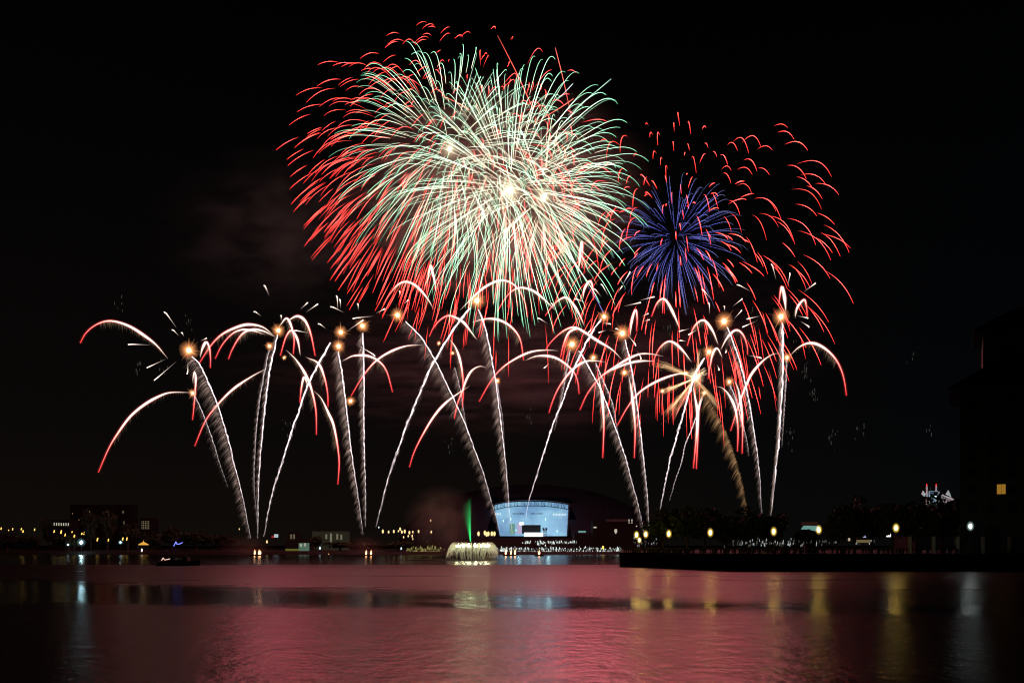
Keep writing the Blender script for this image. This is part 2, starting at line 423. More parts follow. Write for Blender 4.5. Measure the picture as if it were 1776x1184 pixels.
def flash_data(c, size, white=.0, seed=0):
    """orange flash of a breaking star: hot centre, glow and short ray sparks; size in photo pixels"""
    S_ = YC/F; r = size*S_
    col = lerp(np.array([1.0, .36, .13]), np.array([1.0, .8, .5]), white)
    sh = [(f, tuple(col*k)) for f, k in ((1.1, .03), (.94, .05), (.78, .08), (.64, .12), (.5, .22), (.38, .35))]
    sh += [(.28, (1.4, .8, .42)), (.17, (2, 1.7, 1.2))]
    parts = [ball_shells(c, r, sh)]
    rng = np.random.default_rng(seed+500); n = 18
    d = rng.normal(size=(n, 3)); d[:, 1] *= .5; d /= np.linalg.norm(d, axis=1, keepdims=True)
    t = np.linspace(.1, 1, 5); ln = r*rng.uniform(.8, 1.75, n)
    P = np.asarray(c)[None, None]+d[:, None]*ln[:, None, None]*t[None, :, None]
    C = np.array([1.0, .42, .16])[None, None]*np.interp(t, [.1, .5, 1], [.8, .35, .05])[None, :, None]*rng.uniform(.3, .9, (n, 1, 1))
    parts.append(tubes(P, np.full((n, 5), .1), C, 3))
    return join(parts)
COMETS = {}
def comet(key, label, pts, fr, core=1.0, n_emb=700, flash=None, clump=0, width=.36, emb=.55, ecol=(1, .68, .57), base=(0, 0), top_fade=True, y_off=0, seed=0, wig=0.0):
    """pts listed from the base upwards in photo pixels"""
    seed = seed or (abs(hash_(key)) % 9999)
    n = 60; pp = catmull(pts, n)
    Yl = YC+np.linspace(0, y_off, n)
    W = np.array([at(a, b, y) for (a, b), y in zip(pp, Yl)])
    c0 = W[0].copy()
    root = empty('comet_firework', c0); tag(root, label, 'comet firework', 'comets fired from the barges')
    u = np.linspace(0, 1, n); rng = np.random.default_rng(seed)
    if wig:
        W[:, 0] += np.cumsum(rng.normal(0, wig, n))*.12
    if core > 0:
        nb = 3 if not wig else 5                                                # a trail is a bundle of a few strands
        Ps = np.repeat(W[None], nb, 0)
        Ps[..., 0] += rng.normal(0, .26*width/.45, (nb, n))*np.interp(u, [0, .3, 1], [.4, .8, 1])
        br = np.interp(u, [0, .1, .35, .8, .97, 1], [.08, .28, .62, 1, .9, .5 if top_fade else 1])
        mod = .62+.38*np.sin(2*np.pi*(clump*1.0+7)*u+rng.uniform(0, 6))*np.interp(u, [0, .85, 1], [1, .7, .2])
        C = np.array([1.0, .83, .86])[None, None]*((br*mod)[None]*rng.uniform(.45, 1.1, (nb, n)))[..., None]*core*.85
        Rr = np.repeat((width*np.interp(u, [0, .5, 1], [.55, .9, 1.15]))[None], nb, 0)*rng.uniform(.45, .8, (nb, n))
        glow_obj('comet_trail', tubes(Ps, Rr, C, 5), GLOW, root, c0)
    if n_emb:
        o = glow_obj('ember_fringe', embers(W, n_emb, fr, YC, emb, ecol, seed, clump=clump, dim=([0, .1, .4, 1], [.25, .5, .9, 1])), GLOW, root, c0)
        o['kind'] = 'stuff'
    COMETS[key] = dict(root=root, c0=c0, tip=W[-1], y=Yl[-1])
    if flash:
        fx, fy, fs = flash[:3]; c = at(fx, fy, Yl[-1])
        glow_obj('star_flash', flash_data(c, fs, flash[3] if len(flash) > 3 else 0, seed), GLOW, root, c0)
        COMETS[key]['tip'] = c
def hash_(s):
    h = 7
    for ch in s: h = (h*131+ord(ch)) % 1000003
    return h
comet('a', 'leftmost comet with a wide swept fringe and a large orange flash', [(435,933),(418.7,852),(403.5,794),(397,765),(376.7,700),(355.6,650),(346,631),(333,618)], (-26, 24), 1.0, 1500, (327.5,607.5,15), clump=24, emb=.5)
comet('b', 'thin dim comet left of the leftmost wide comet, small flash on top', [(396,845),(382,806),(373,776),(360,738),(348,707),(336,684)], (-12, 14), .35, 350, (334,681.5,7), clump=12, width=.3, emb=.3)
comet('c', 'nearly upright bright comet from the left barge', [(447,933),(447.8,877),(449,827),(454,763),(460.5,700),(465.6,657),(474.5,612),(482,580)], (-11, 14), .95, 900, (483,573,11), clump=26, width=.42)
comet('d', 'dim twin comet just left of the upright one from the left barge', [(446,905),(441,840),(443,770),(449,703),(458,650),(467,606)], (-7, 12), .3, 700, (467.6,600,7), clump=24, width=.32, emb=.42)
comet('e', 'comet from the left barge leaning right into white arcs', [(457,930),(459,923),(467,877),(477,839),(489.6,801),(505,751),(522,703),(534,667),(552,632),(573,594)], (3, 12), 1.0, 600, (591,576,11), clump=18, width=.55, emb=.4)
comet('f', 'fringed comet left of the straight upright one at the second barge', [(630,926),(626,898),(621,860),(613.5,812),(607,761.6),(601,711),(594.5,655),(590,630),(586.7,609)], (-19, 22), 1.0, 1400, (587,600,11), clump=22)
comet('g', 'straight upright fringed comet from the second barge', [(634,913),(634,893),(633.7,842.7),(631.7,766),(631,716),(631,640),(629,577)], (-14, 20), 1.0, 1200, (628.5,565,11), clump=22)
comet('h', 'comet from the second barge leaning far to the right', [(651.5,913.6),(661.6,875.6),(674,827),(692,774),(704.7,738.8),(720,701),(742.7,646),(756,621.5),(775,589),(794,560.7),(815,534)], (5, 13), 1.0, 800, (761,595,4), clump=16, width=.55, emb=.4)
comet('i', 'long comet crossing to the left in front of the stadium side', [(866,918),(858,888),(851.6,868),(839,822),(826,787),(806,733.7),(783,683),(769,654),(756,627),(742.7,604),(727.5,581.6),(703,557)], (-24, 24), .95, 1500, (689.5,546.5,12), clump=26, emb=.45)
comet('j', 'short dim comet behind the crossing trails left of the tall one', [(813,756),(809.8,741),(806,723.6),(798.8,678),(789,637)], (-10, 16), .25, 350, (785,612,4), clump=8, width=.3, emb=.4)
comet('k', 'tall fringed comet rising left of the stadium front with a large flash', [(889,925),(883,883),(882,863),(878,817),(873,766.7),(866.8,716),(860,660),(855,635),(849,600.6),(841.5,568),(830,536)], (-19, 26), 1.0, 1500, (827,521,15), clump=24)
comet('l', 'small orange flash beside the tall comet above the stadium', [(875,760),(871,720),(866,690),(863,664)], (-6, 12), .25, 100, (862.4,660,6), width=.25)
comet('m', 'comet rising from the stadium front and leaning right', [(912,900),(914,883),(920.5,857.6),(933,817),(946,776.5),(961,731),(979.8,685),(995,640.6),(1008,612),(1021.6,585.5),(1033,566.5),(1043.5,553)], (-3, 12), 1.0, 800, (1047.8,549,10), clump=30, width=.5)
comet('n', 'large flash over a short dim trail right of the tall comet', [(962,745),(974,690),(983.6,637),(989,606)], (-9, 14), .3, 500, (992,597,14), clump=10, emb=.45)
comet('o', 'fringed comet leaning left above the right end of the stadium', [(1118,925),(1114,908),(1105.5,870),(1095,832),(1085,794),(1072.5,756),(1057,713),(1042,675),(1025,644),(1014,623.5),(1003.5,608)], (-19, 22), 1.0, 1400, None, clump=24)
comet('p', 'steep fringed comet with a large flash right of the stadium', [(1126,915),(1125,903),(1123,862.7),(1119,822),(1114,776.5),(1108,726),(1101,675),(1095.7,642.5),(1090,614),(1084,589)], (-12, 20), 1.0, 1200, (1079.5,578,14), clump=24)
comet('q', 'dim comet with a small orange flash between the two comets right of the stadium', [(1073,756),(1069,736),(1062,698),(1044,655),(1033,629)], (-6, 14), .45, 400, (1029,620,8), clump=12, width=.35)
comet('r', 'comet leaning right into the white star with golden fans', [(1143.5,890.5),(1151,852.5),(1161,802),(1174,756),(1189,703),(1202,660),(1212,636),(1221.6,620.6)], (-2, 12), 1.0, 700, (1230,610,11), clump=24, width=.55)
comet('s', 'thin wavy dim trail below the white star with golden fans', [(1161,868),(1171,832),(1181.5,802),(1189,769),(1204,731),(1217,690)], (-3, 8), .32, 350, (1221.6,681,6), clump=20, width=.3, wig=.6, emb=.4)
comet('t', 'golden brown comet of loose sparks without a bright core', [(1297,890),(1295,874),(1287.5,833),(1277,795),(1262,752),(1242,712),(1222,675),(1209,655)], (-24, 30), 0, 1500, None, emb=.5, ecol=(1, .55, .25), clump=14)
comet('u', 'fringed comet with a large flash second from the right', [(1322,890),(1320,874),(1318,833),(1313,783),(1305,732),(1297.6,689),(1288,645),(1280.5,618.7),(1271,592),(1261.5,567)], (-14, 20), 1.0, 1200, (1255.8,557,15), clump=24)
comet('v', 'dim comet with a small flash left of the second comet from the right', [(1299,790),(1295,762),(1285,724),(1275,689),(1266,667)], (-8, 14), .4, 400, (1264.7,662,8), clump=14, width=.35)
comet('w', 'rightmost tall comet, upright with a smooth fringe', [(1337,895),(1339,879),(1340.7,858.7),(1345.7,813),(1351,762),(1354.6,701.6),(1358,630.7),(1358,594),(1356.5,560)], (-9, 22), 1.15, 1300, (1354.5,549,14), width=.5, clump=0)
comet('x', 'dim ribbed twin trail on the right side of the rightmost comet', [(1356,775),(1357,762),(1361,699),(1363.5,656),(1364,623)], (-5, 10), .3, 600, (1365,620,8), clump=34, width=.3, emb=.45)

def nearest(px, py):
    p = at(px, py, YC); return min(COMETS.values(), key=lambda c: (c['tip'][0]-p[0])**2+(c['tip'][2]-p[2])**2)
def star_arc(pts, w=1.0, emb=1, white=.55, seed=None, key=None, bright=1.0):
    """one glowing fragment of a broken comet star: white at first, red at the end"""
    seed = hash_(str(pts)); rng = np.random.default_rng(seed)
    n = 36; pp = catmull(pts, n); c = COMETS[key] if key else nearest(*pts[0])
    Yl = c['y']+np.linspace(0, rng.uniform(-18, 18), n)
    W = np.array([at(a, b, y) for (a, b), y in zip(pp, Yl)])
    u = np.linspace(0, 1, n)
    red = np.array([2.6, .09, .08]); wht = np.array([1.15, .98, .82])
    k = np.interp(u, [0, white*.85, white*1.25, 1], [0, 0, .72, 1])[:, None]
    C = wht*(1-k)+red*k
    amp = np.interp(u, [0, .1, .28, white, .9, 1], [.12, .5, 1.0, .95, .85, .4])[:, None]*bright
    wid = .68*w*np.interp(u, [0, .12, .32, white, .8, 1], [.14, .5, 1.15, .8, .36, .16])
    W1 = W[None]
    parts = [tubes(W1, wid[None], (C*amp*.36)[None], 6), tubes(W1, .55*wid[None], (C*amp*.6)[None], 6)]
    halo = np.interp(u, [0, .2, 1], [0, .5, 1])[:, None]*np.array([.06, .004, .005])*bright  # red bloom around the trail, put into faint outer glowing tubes
    parts += [tubes(W1, (wid*1.05+.35)[None], halo[None], 6), tubes(W1, (wid*1.05+.7)[None], halo[None]*.5, 6)]
    o = glow_obj('falling_star', join(parts), GLOW, c['root'], c['c0'])
    if emb:
        sub = W[int(.08*n):int(min(.95, white+.15)*n)]
        dirx = np.sign(pp[-1][0]-pp[0][0])
        e_ = glow_obj('ember_fringe', embers(sub, int(330*emb), (-dirx*6-5, 20), YC, .40, (1, .68, .42), seed, r=.045, lens=(.08, .85)), GLOW, o); e_.data.transform(Matrix.Translation(-Vector(c['c0'])))
        e_['kind'] = 'stuff'
ARCS = [
 ([(291,621.7),(272,599),(253,583.7),(226.4,566.6),(201.7,557.7),(182.7,557),(163.7,564.7),(148.5,578),(139,595)], 1.1, 1.3, .6),
 ([(334,680.6),(300.5,680),(281.5,684.4),(253,699.6),(226,722),(203,753),(188,778.5),(170.4,819)], 1.0, .7, .62),
 ([(347,620),(351,604.6),(357.5,593),(363,602.7),(365,620),(364.7,638)], 1.0, .3, .5),
 ([(335,665),(334.7,656),(337.5,644.5),(339.5,658),(337.5,692),(334,728)], .9, .2, .4),
 ([(477,584),(457,567.7),(434,562.6),(414,566),(386,579),(365.7,599),(345.5,629.7)], 1.1, .8, .55),
 ([(477,584),(457,574),(436.7,571.5),(419,580),(403.7,604),(396,623)], 1.0, .8, .5),
 ([(460,580),(429,571.5),(406,576.5),(386,597),(373,622)], .8, .3, .45),
 ([(484.6,566),(496,552),(503.6,561),(510,586),(508.7,614)], 1.0, .5, .5),
 ([(496,560),(503.6,553.5),(516,548),(529,556),(539,579),(546.7,617)], 1.1, .6, .5),
 ([(521,617),(516,589),(506,573),(496,584),(486,617)], .9, .6, .5),
 ([(464,638),(436.7,652.5),(403.7,675),(376,703),(355.6,731),(337.6,773.5)], .9, .6, .5),
 ([(496,606.7),(513.7,624),(531.5,652),(541.6,680),(548,713),(548.7,753.6)], 1.1, .8, .55),
 ([(530,619),(551.7,629.5),(562,652),(568,680),(569,705.5)], 1.0, .6, .45),
 ([(534,670),(527.7,653.5),(522.6,672.5),(520,698)], .9, .3, .5),
 ([(544,677.6),(556.8,690),(569.5,715.6),(579.6,741),(588,795),(586,840)], 1.1, .8, .5),
 ([(592,627),(612.5,617),(638,617),(658,627),(671,644.7),(681,680)], .9, .5, .55),
 ([(734,598),(703.7,600),(673,611.7),(648,629.5),(627.7,655),(608.7,686.5)], .9, .6, .55),
 ([(752,536),(741,517),(722,496),(704.7,488.5),(689.5,494),(676,510),(665,528)], 1.0, 1.2, .62),
 ([(828,590),(813,570),(801.6,557),(780.7,547.4),(765.5,553),(752,568),(744.6,583.5)], 1.1, .7, .48),
 ([(818.7,558.8),(841.5,553),(862.4,554),(881.4,562.6),(896.6,577.8),(904,595),(908,625)], .9, .9, .6),
 ([(797.8,538),(816.8,519),(837.7,500),(858.6,488.5),(873.8,486),(889,492),(902,505.6),(911.8,530),(915,550)], .9, .9, .62),
 ([(963,538),(946,521),(927,505.6),(908,499),(892.8,501.8),(879.5,513),(862.4,540)], 1.0, .9, .55),
 ([(777,585.4),(788,598.7),(796,617.7),(801.6,644),(803.5,675),(802,706)], 1.0, .7, .45),
 ([(844,637.6),(832,635),(818.7,642),(809,657.6),(801,680),(793,701),(788,726)], .95, .4, .5),
 ([(815,669),(793,683),(768,703),(747.7,728.7),(727.5,764),(717,787),(710,810)], 1.0, .4, .55),
 ([(969,608),(946,607),(921,610),(894.7,621.5),(870,638.6),(851,661),(831,696)], .9, .5, .5),
 ([(909.5,625.4),(928.5,617.8),(949.4,617),(966.5,621.6),(983.6,633),(997,648),(1002.6,665),(1004.5,683)], .9, 1.0, .6),
 ([(1014,566.5),(1006,547.5),(995,528.5),(981.7,516),(968,521),(957,532),(945.6,547.5)], 1.0, 1.1, .62),
 ([(1078.6,623.5),(1061.5,606),(1036.8,591),(1014,576),(997,567.5),(980,572),(962.7,585.5),(951,599),(945.6,608)], 1.1, 1.2, .62),
 ([(1014,574),(1002.6,570),(987,576),(978,595),(972,619.7)], .9, .5, .5),
 ([(1052,628),(1033,625.4),(1014,627),(995,638.7),(979.8,655.8),(966.5,676.7),(957,699.5),(952,716)], 1.0, .6, .5),
 ([(1150.8,617.8),(1128,613.4),(1109,614),(1090,621.6),(1071,633),(1048,648),(1033,663),(1017.8,684),(1005.5,711)], 1.0, .6, .5),
 ([(1136,626),(1109,626),(1086,631),(1063,640.6),(1048,650)], 1.0, .4, .8),
 ([(1092.8,583.6),(1095.7,557),(1102,537),(1105,551),(1104,574)], 1.0, .2, .6),
 ([(1179,570),(1169.8,547.5),(1158,524.7),(1149,518),(1139,526.6),(1130,549)], 1.1, 1.2, .62),
 ([(1199.7,628),(1187,611),(1172,596),(1159,592),(1145.6,601.6),(1136,618.7),(1132,632)], 1.0, 1.2, .55),
 ([(1246,598),(1236.8,575),(1225,558),(1216,555.6),(1204.5,565.5),(1197,582.6),(1192,599.7)], 1.0, 1.1, .55),
 ([(1250,607),(1259.6,588),(1271,575),(1280.5,572.7),(1290,582.6),(1295.7,599.7),(1296.7,615)], .95, .4, .55),
 ([(1253,620.6),(1246,606),(1240.6,605),(1235,616.8),(1231,637.7),(1228,656.7)], .9, .3, .5),
 ([(1363,541),(1361,518),(1356.5,497),(1352.7,512),(1350.8,527.5)], 1.3, .6, .6),
 ([(1379,551.6),(1383,533),(1394,519.7),(1398,527.7),(1400.5,549)], 1.0, .3, .55),
 ([(1370,617),(1384,603),(1401,595),(1416.7,596.5),(1434,606.6),(1449.6,623),(1459.7,643),(1465,663.6),(1468,686)], 1.0, 1.1, .5),
 ([(1353,613),(1340.7,614),(1323,625.6),(1305,646),(1295,666),(1282,699),(1275,722),(1267,747)], 1.0, .3, .6),
 ([(1204,647),(1176,648.4),(1150.7,656),(1125,668.7),(1105,684),(1087,708),(1070,738.5)], 1.0, .6, .6),
 ([(1243,670),(1254.5,673.7),(1267,689),(1276,711.7),(1280,744.7),(1279,782.7)], 1.0, .7, .5),
 ([(1272,657),(1280,673.7),(1285,701.6),(1288,737),(1287,786.5)], 1.0, .5, .5),
 ([(1201,663.6),(1205,686),(1210,717),(1210,757),(1207.7,813)], 1.1, .6, .5),
 ([(1221.6,681),(1214,696.5),(1210,722),(1207.7,757),(1202.6,812)], 1.0, .4, .5),
 ([(1036.8,646),(1040.6,667),(1044.4,690),(1047,725),(1047,750),(1045.4,794)], 1.1, .9, .5),
 ([(1090,650),(1095.7,680.5),(1100.5,725),(1101.7,748.7),(1100,794)], 1.1, .9, .5),
 ([(756,507.5),(754,488.5),(750,471.4),(747.5,461),(742.7,479),(739,509.4)], 1.0, .3, .6),
 ([(1003,475),(1005.5,447),(1009,419),(1010.5,442),(1009,465)], 1.0, .2, .6),
 ([(1010.5,520),(1014,500),(1023,487.5),(1027.8,497.6),(1029.5,520)], 1.0, .2, .6),
]
for a in ARCS: star_arc(*a)

# golden fans of the breaking white star
def fan(key, tipx, tipy, wpx, n, col=(1, .58, .28), br=.17, seed=1):
    rng = np.random.default_rng(seed); c = COMETS[key]; a = np.array([1206, 655.0]); b = np.array([tipx, tipy]); d = b-a
    nn = np.array([-d[1], d[0]])/np.linalg.norm(d); t = np.linspace(0, 1, 5); Y = c['y']
    P = []; C = []
    for k in range(n):
        s0 = rng.uniform(0.05, .8); s1 = min(1.05, s0+rng.uniform(.08, .4)); o0 = rng.normal(0, .5)*wpx
        P.append([at(*(a+d*(s0+(s1-s0)*x)+nn*o0*(s0+(s1-s0)*x)+np.array([0, 2.5*x])), Y+rng.normal(0, .4)) for x in t])
        C.append(np.array(col)*(br*rng.uniform(.3, 1.1)*np.interp(t, [0, .4, 1], [1, .8, .15]))[:, None])
    o = glow_obj('golden_fan', tubes(np.array(P), np.full((n, 5), .075), np.array(C), 3), GLOW, c['root'], c['c0'])
fan('r', 1136, 626, 9, 260, seed=1); fan('r', 1214, 604, 5, 130, seed=2); fan('r', 1149, 678, 5, 150, seed=3, br=.4)
fan('r', 1156, 716, 6, 120, (1, .45, .22), .45, seed=4); fan('r', 1168, 722, 5, 80, (1, .3, .18), .45, seed=5); fan('r', 1248, 706, 8, 160, seed=6)
fan('r', 1226, 640, 8, 90, (1, .7, .4), .6, seed=7)
c_ = at(1206, 654, YC)
glow_obj('white_flash', flash_data(c_, 15, .8, 77), GLOW, COMETS['r']['root'], COMETS['r']['c0'])
glow_obj('star_flash', flash_data(at(1149, 678, YC), 5, .2, 78), GLOW, COMETS['r']['root'], COMETS['r']['c0'])
for (x, y, s, k) in ((493, 620, 4, 'c'), (608, 695, 8, 'g'), (1083, 646, 8, 'p'), (1190, 647, 5, 'r')):
    glow_obj('star_flash', flash_data(at(x, y, COMETS[k]['y']), s, 0, int(x)), GLOW, COMETS[k]['root'], COMETS[k]['c0'])

# little hot fragments thrown out by the flashes: head first, tail last
FRAGS = [(286,540,306,568),(299.5,571,310,582),(315.7,576,318.5,583),(360,585.6,348,591),(223.5,596.6,260.6,598),(256,637,287,622.6),(268.6,658.7,306,626.5),(325.6,648,326,625.5),
 (459,494,467,513),(441.5,539.5,453,548),(488,546,487.5,556),(535,523.6,521,536),(553,526,531,541),(574.5,531,597,542),(584.7,511.7,586,538),(590,518,590.7,534.5),(621,525.6,621.5,538),
 (669.5,534.5,652,543),(613,551.7,648,548),(631.5,554,602,574),(553,560.5,565.7,570),(709,519,701,527),(693.6,504,693.6,514),(511,572.5,536.5,577.5),(652,617,617.6,596.5),
 (934,551,949.4,561),(998,517.7,1017.8,525.6),(1136.5,514,1109,521),(1113,524,1082,531),(1126,542.7,1113,549),(1128,554,1115,557),(1039.6,576,1052,572.6),(1060.5,561.7,1044,560),
 (1069,569,1077,575),(1104,599,1087,579),(1021.6,576,1029,564.6),(944.6,637.7,953,629),(1179,574,1196,570),(1180,590,1190.7,592),(1112.8,622.5,1105,608),
 (1218.7,501,1234,520),(1230,523.7,1230.7,544.6),(1256.7,530,1256.7,540),(1279.5,493,1301,504.7),(1289,517,1271,531),(1288,536.6,1273,553),(1296.6,552.6,1318.5,548),(1289,566.5,1311,557),
 (1195,580,1210,571),(1322,620.6,1297.6,616),(1248,641.5,1243.5,632),(1259.6,611,1259,603),(1339,457,1346,485),(1371,472,1366,496),(1416,490,1394,506),(1403,551.6,1383,547.6),(1404.5,567,1388.5,557),
 (1094,470,1080,493),(1080,495,1071,508),(1043.5,492,1055,513),(1031,500,1043.5,515),(957,525,963,538)]
for (hx, hy, tx, ty) in FRAGS:
    c = nearest(tx+(tx-hx)*1.2, ty+(ty-hy)*1.2); u = np.linspace(0, 1, 8); hook = np.array([-1.6, 1.2])
    P = np.array([[at(tx+(hx-tx)*x+hook[0]*max(0, x-.85)*6, ty+(hy-ty)*x+hook[1]*max(0, x-.9)*6, c['y']) for x in u]])
    C = np.array([1.0, .80, .68])[None, None]*np.interp(u, [0, .4, .8, 1], [.04, .3, .85, 1.1])[None, :, None]
    glow_obj('hot_fragment', tubes(P, np.interp(u, [0, .5, .9, 1], [.08, .16, .36, .3])[None], C, 4), GLOW, c['root'], c['c0'])

# faint greenish glitter drifting down at the right and between the comets
rng = np.random.default_rng(99); P = []; C = []
for (gx, gy, n) in ((1398,640,16),(1412,680,14),(1380,600,6),(1492,742,8),(1445,762,10),(1610,745,5),(1580,615,4),(1150,720,10),(1372,757,10),(1300,600,6),(918,718,8),(1162,570,8),(1305,545,4),(725,665,8),(783,770,8),(820,610,8),(206,530,5),(240,640,8),(282,640,6),(325,555,6),(494,740,8),(1310,568,8)):
    for k in range(n):
        x = gx+rng.normal(0, 4); y = gy+rng.normal(0, 9); L = rng.uniform(2, 8)
        P.append([at(x+rng.normal(0, .3), y+L*t, YC+20) for t in (0, .5, 1)]); C.append(np.array([.5, .55, .42])*np.array([.02, .10, .04])[:, None]*rng.uniform(.1, 1.2))
o = glow_obj('glitter', tubes(np.array(P), np.full((len(P), 3), .13), np.array(C), 3), GLOW); tag(o, 'faint greenish glitter drifting down between the comets', 'glitter', kind='stuff')

# ------------------------------------------------------------------ unseen fill lamps added for the light the shells throw on water and smoke
def burst_fill_light(px, py, Y, col, power, r):
    ld = bpy.data.lights.new('burst_fill_light', 'POINT'); ld.color = col; ld.energy = power; ld.shadow_soft_size = r
    o = bpy.data.objects.new('burst_fill_light', ld); o.location = at(px, py, Y); link(o)
for a_ in ((690, 400, YB, (1, .17, .22), 26e4, 42), (880, 320, YB, (1, .62, .42), 5e4, 40), (1180, 430, YB, (1, .14, .21), 28e4, 42),
           (480, 600, YC, (1, .15, .21), 7e4, 25), (1000, 560, YC, (1, .17, .23), 20e4, 30), (840, 560, YC, (1, .30, .27), 7e4, 30), (1290, 600, YC, (1, .22, .26), 3e4, 25), (250, 640, YC, (1, .2, .2), .4e4, 20)):
    burst_fill_light(*a_)

# ------------------------------------------------------------------ smoke
def smoke(label, px, py, Y, rx, rz, ry, dens, col, seed, stretch=3.0, lo=.42, hi=.72, sc=3.0):
    c = at(px, py, Y); S_ = Y/F
    m, n, l = new_mat('smoke'); n.remove(n['Principled BSDF'])
    v = n.new('ShaderNodeVolumeScatter'); v.inputs['Color'].default_value = tuple(col)+(1,); v.inputs['Anisotropy'].default_value = 0
    t = n.new('ShaderNodeTexCoord'); mp = n.new('ShaderNodeMapping'); l.new(t.outputs['Object'], mp.inputs[0])
    mp.inputs['Scale'].default_value = (1, 1, stretch); mp.inputs['Location'].default_value = (seed*3.1, seed*1.7, 0); mp.inputs['Rotation'].default_value = (0, .18, 0)
    no = n.new('ShaderNodeTexNoise'); no.inputs['Scale'].default_value = sc; no.inputs['Detail'].default_value = 4; no.inputs['Distortion'].default_value = .6; l.new(mp.outputs[0], no.inputs['Vector'])
    r = n.new('ShaderNodeMapRange'); l.new(no.outputs['Fac'], r.inputs[0]); r.inputs[1].default_value = lo; r.inputs[2].default_value = hi; r.inputs[4].default_value = 1
    ln = n.new('ShaderNodeVectorMath'); ln.operation = 'LENGTH'; l.new(t.outputs['Object'], ln.inputs[0])
    f = n.new('ShaderNodeMapRange'); f.interpolation_type = 'SMOOTHSTEP'; l.new(ln.outputs['Value'], f.inputs[0]); f.inputs[1].default_value = .98; f.inputs[2].default_value = .15; f.inputs[4].default_value = 1
    k = n.new('ShaderNodeMath'); k.operation = 'MULTIPLY'; l.new(r.outputs[0], k.inputs[0]); l.new(f.outputs[0], k.inputs[1])
    k2 = n.new('ShaderNodeMath'); k2.operation = 'MULTIPLY'; l.new(k.outputs[0], k2.inputs[0]); k2.inputs[1].default_value = dens
    l.new(k2.outputs[0], v.inputs['Density']); l.new(v.outputs[0], n['Material Output'].inputs['Volume'])
    b = MB(); b.ball((0, 0, 0), 1, 1, 1, 20, 12); o = b.build('smoke_cloud', m); o.location = c; o.scale = (rx*S_, ry, rz*S_)
    tag(o, label, 'smoke', 'smoke drifting behind the fireworks', 'stuff'); o.visible_shadow = True
smoke('brown smoke drifting left of the big red and green bursts', 480, 400, 550, 250, 170, 40, .014, (.26, .54, .48), 1, 1.4)
smoke('pale green smoke glowing behind the big green bursts', 860, 330, 550, 300, 220, 40, .10, (.55, .85, .62), 2)
smoke('dim mauve smoke in level wisps behind the comets', 860, 640, 560, 600, 150, 40, .013, (.50, .56, .58), 3, 1.7, .46, .74, 5)
smoke('dim smoke patch right of the blue burst and over the right comets', 1230, 600, 560, 260, 170, 40, .006, (.50, .56, .58), 4, 2.2, .46, .74, 4)
smoke('warm brown smoke plume rising beside the fountain', 765, 905, 400, 75, 75, 16, .035, (.42, .60, .42), 5, 1.2, .3, .6, 2)
smoke('thin smoke around the left barge', 425, 948, 452, 60, 26, 10, .02, (.8, .65, .6), 6, 2, .35, .65, 2.5)
smoke('thin smoke around the second barge', 632, 946, 452, 45, 24, 10, .02, (.8, .65, .6), 7, 2, .35, .65, 2.5)

# ------------------------------------------------------------------ trees
ORD = ['first', 'second', 'third', 'fourth', 'fifth', 'sixth', 'seventh', 'eighth', 'ninth', 'tenth', 'eleventh', 'twelfth', 'thirteenth', 'fourteenth', 'fifteenth', 'sixteenth', 'seventeenth', 'eighteenth', 'nineteenth', 'twentieth', 'twenty-first', 'twenty-second', 'twenty-third', 'twenty-fourth']
def crown_mesh(seed, n=1700, tall=1.0, leaf=.055):
    """unit crown: clumps of leaf-sized faces, z from 0.25 to 1, radius about .5"""
    rng = np.random.default_rng(seed); k = 16
    cc = rng.normal(size=(k, 3)); cc /= np.linalg.norm(cc, axis=1, keepdims=True)
    cc *= rng.uniform(.1, .36, (k, 1)); cc[:, 2] = cc[:, 2]*.75*tall+.62; cr = rng.uniform(.12, .22, k)
    w_ = rng.integers(0, k, n); d = rng.normal(size=(n, 3)); d /= np.linalg.norm(d, axis=1, keepdims=True)
    p = cc[w_]+d*cr[w_][:, None]*rng.uniform(.55, 1.08, (n, 1))
    a = rng.normal(size=(n, 3)); a /= np.linalg.norm(a, axis=1, keepdims=True); b = np.cross(a, rng.normal(size=(n, 3))); b /= np.linalg.norm(b, axis=1, keepdims=True)
    s = leaf*rng.uniform(.5, 1.2, (n, 1))
    V = np.stack([p-a*s, p-b*s*.6, p+a*s, p+b*s*.6], 1).reshape(-1, 3)
    me = bpy.data.meshes.new('crown'); me.from_pydata([tuple(v) for v in V.tolist()], [], [(4*i, 4*i+1, 4*i+2, 4*i+3) for i in range(n)]); me.update()
    return me
CROWNS = [crown_mesh(40+i) for i in range(4)]
SLIM = [crown_mesh(60+i, 1300, 1.15) for i in range(2)]
for i_, me in enumerate(CROWNS+SLIM): me.materials.append(M_LEAF if i_ % 2 else M_LEAF2)
tb = MB()
tb.bar((0, 0, 0), (.01, 0, .35), (.035, .024), 7)
for (x, y, z) in ((.18, .05, .62), (-.16, .1, .66), (.03, -.15, .7), (0, .05, .8), (-.2, -.08, .5)): tb.bar((.01, 0, .33), (x, y, z), (.016, .005), 5)
trunk0 = tb.build('trunk', M_TRUNK); TRUNK = trunk0.data; bpy.data.objects.remove(trunk0)
def tree(px, top, Y, gz, wpx, label, group, slim=False, k=0, name='broadleaf_tree'):
    S_ = Y/F; H_ = CH-(top-HY)*S_-gz; W_ = wpx*S_
    g = at(px, 945, Y); root = empty(name, (g[0], Y, gz), R.uniform(0, 6.28))
    root.scale = (W_, W_, H_); tag(root, label, 'tree', group)
    link(bpy.data.objects.new('trunk', TRUNK), root)
    link(bpy.data.objects.new('crown', (SLIM if slim else CROWNS)[k % (2 if slim else 4)]), root)
QT = 3.7
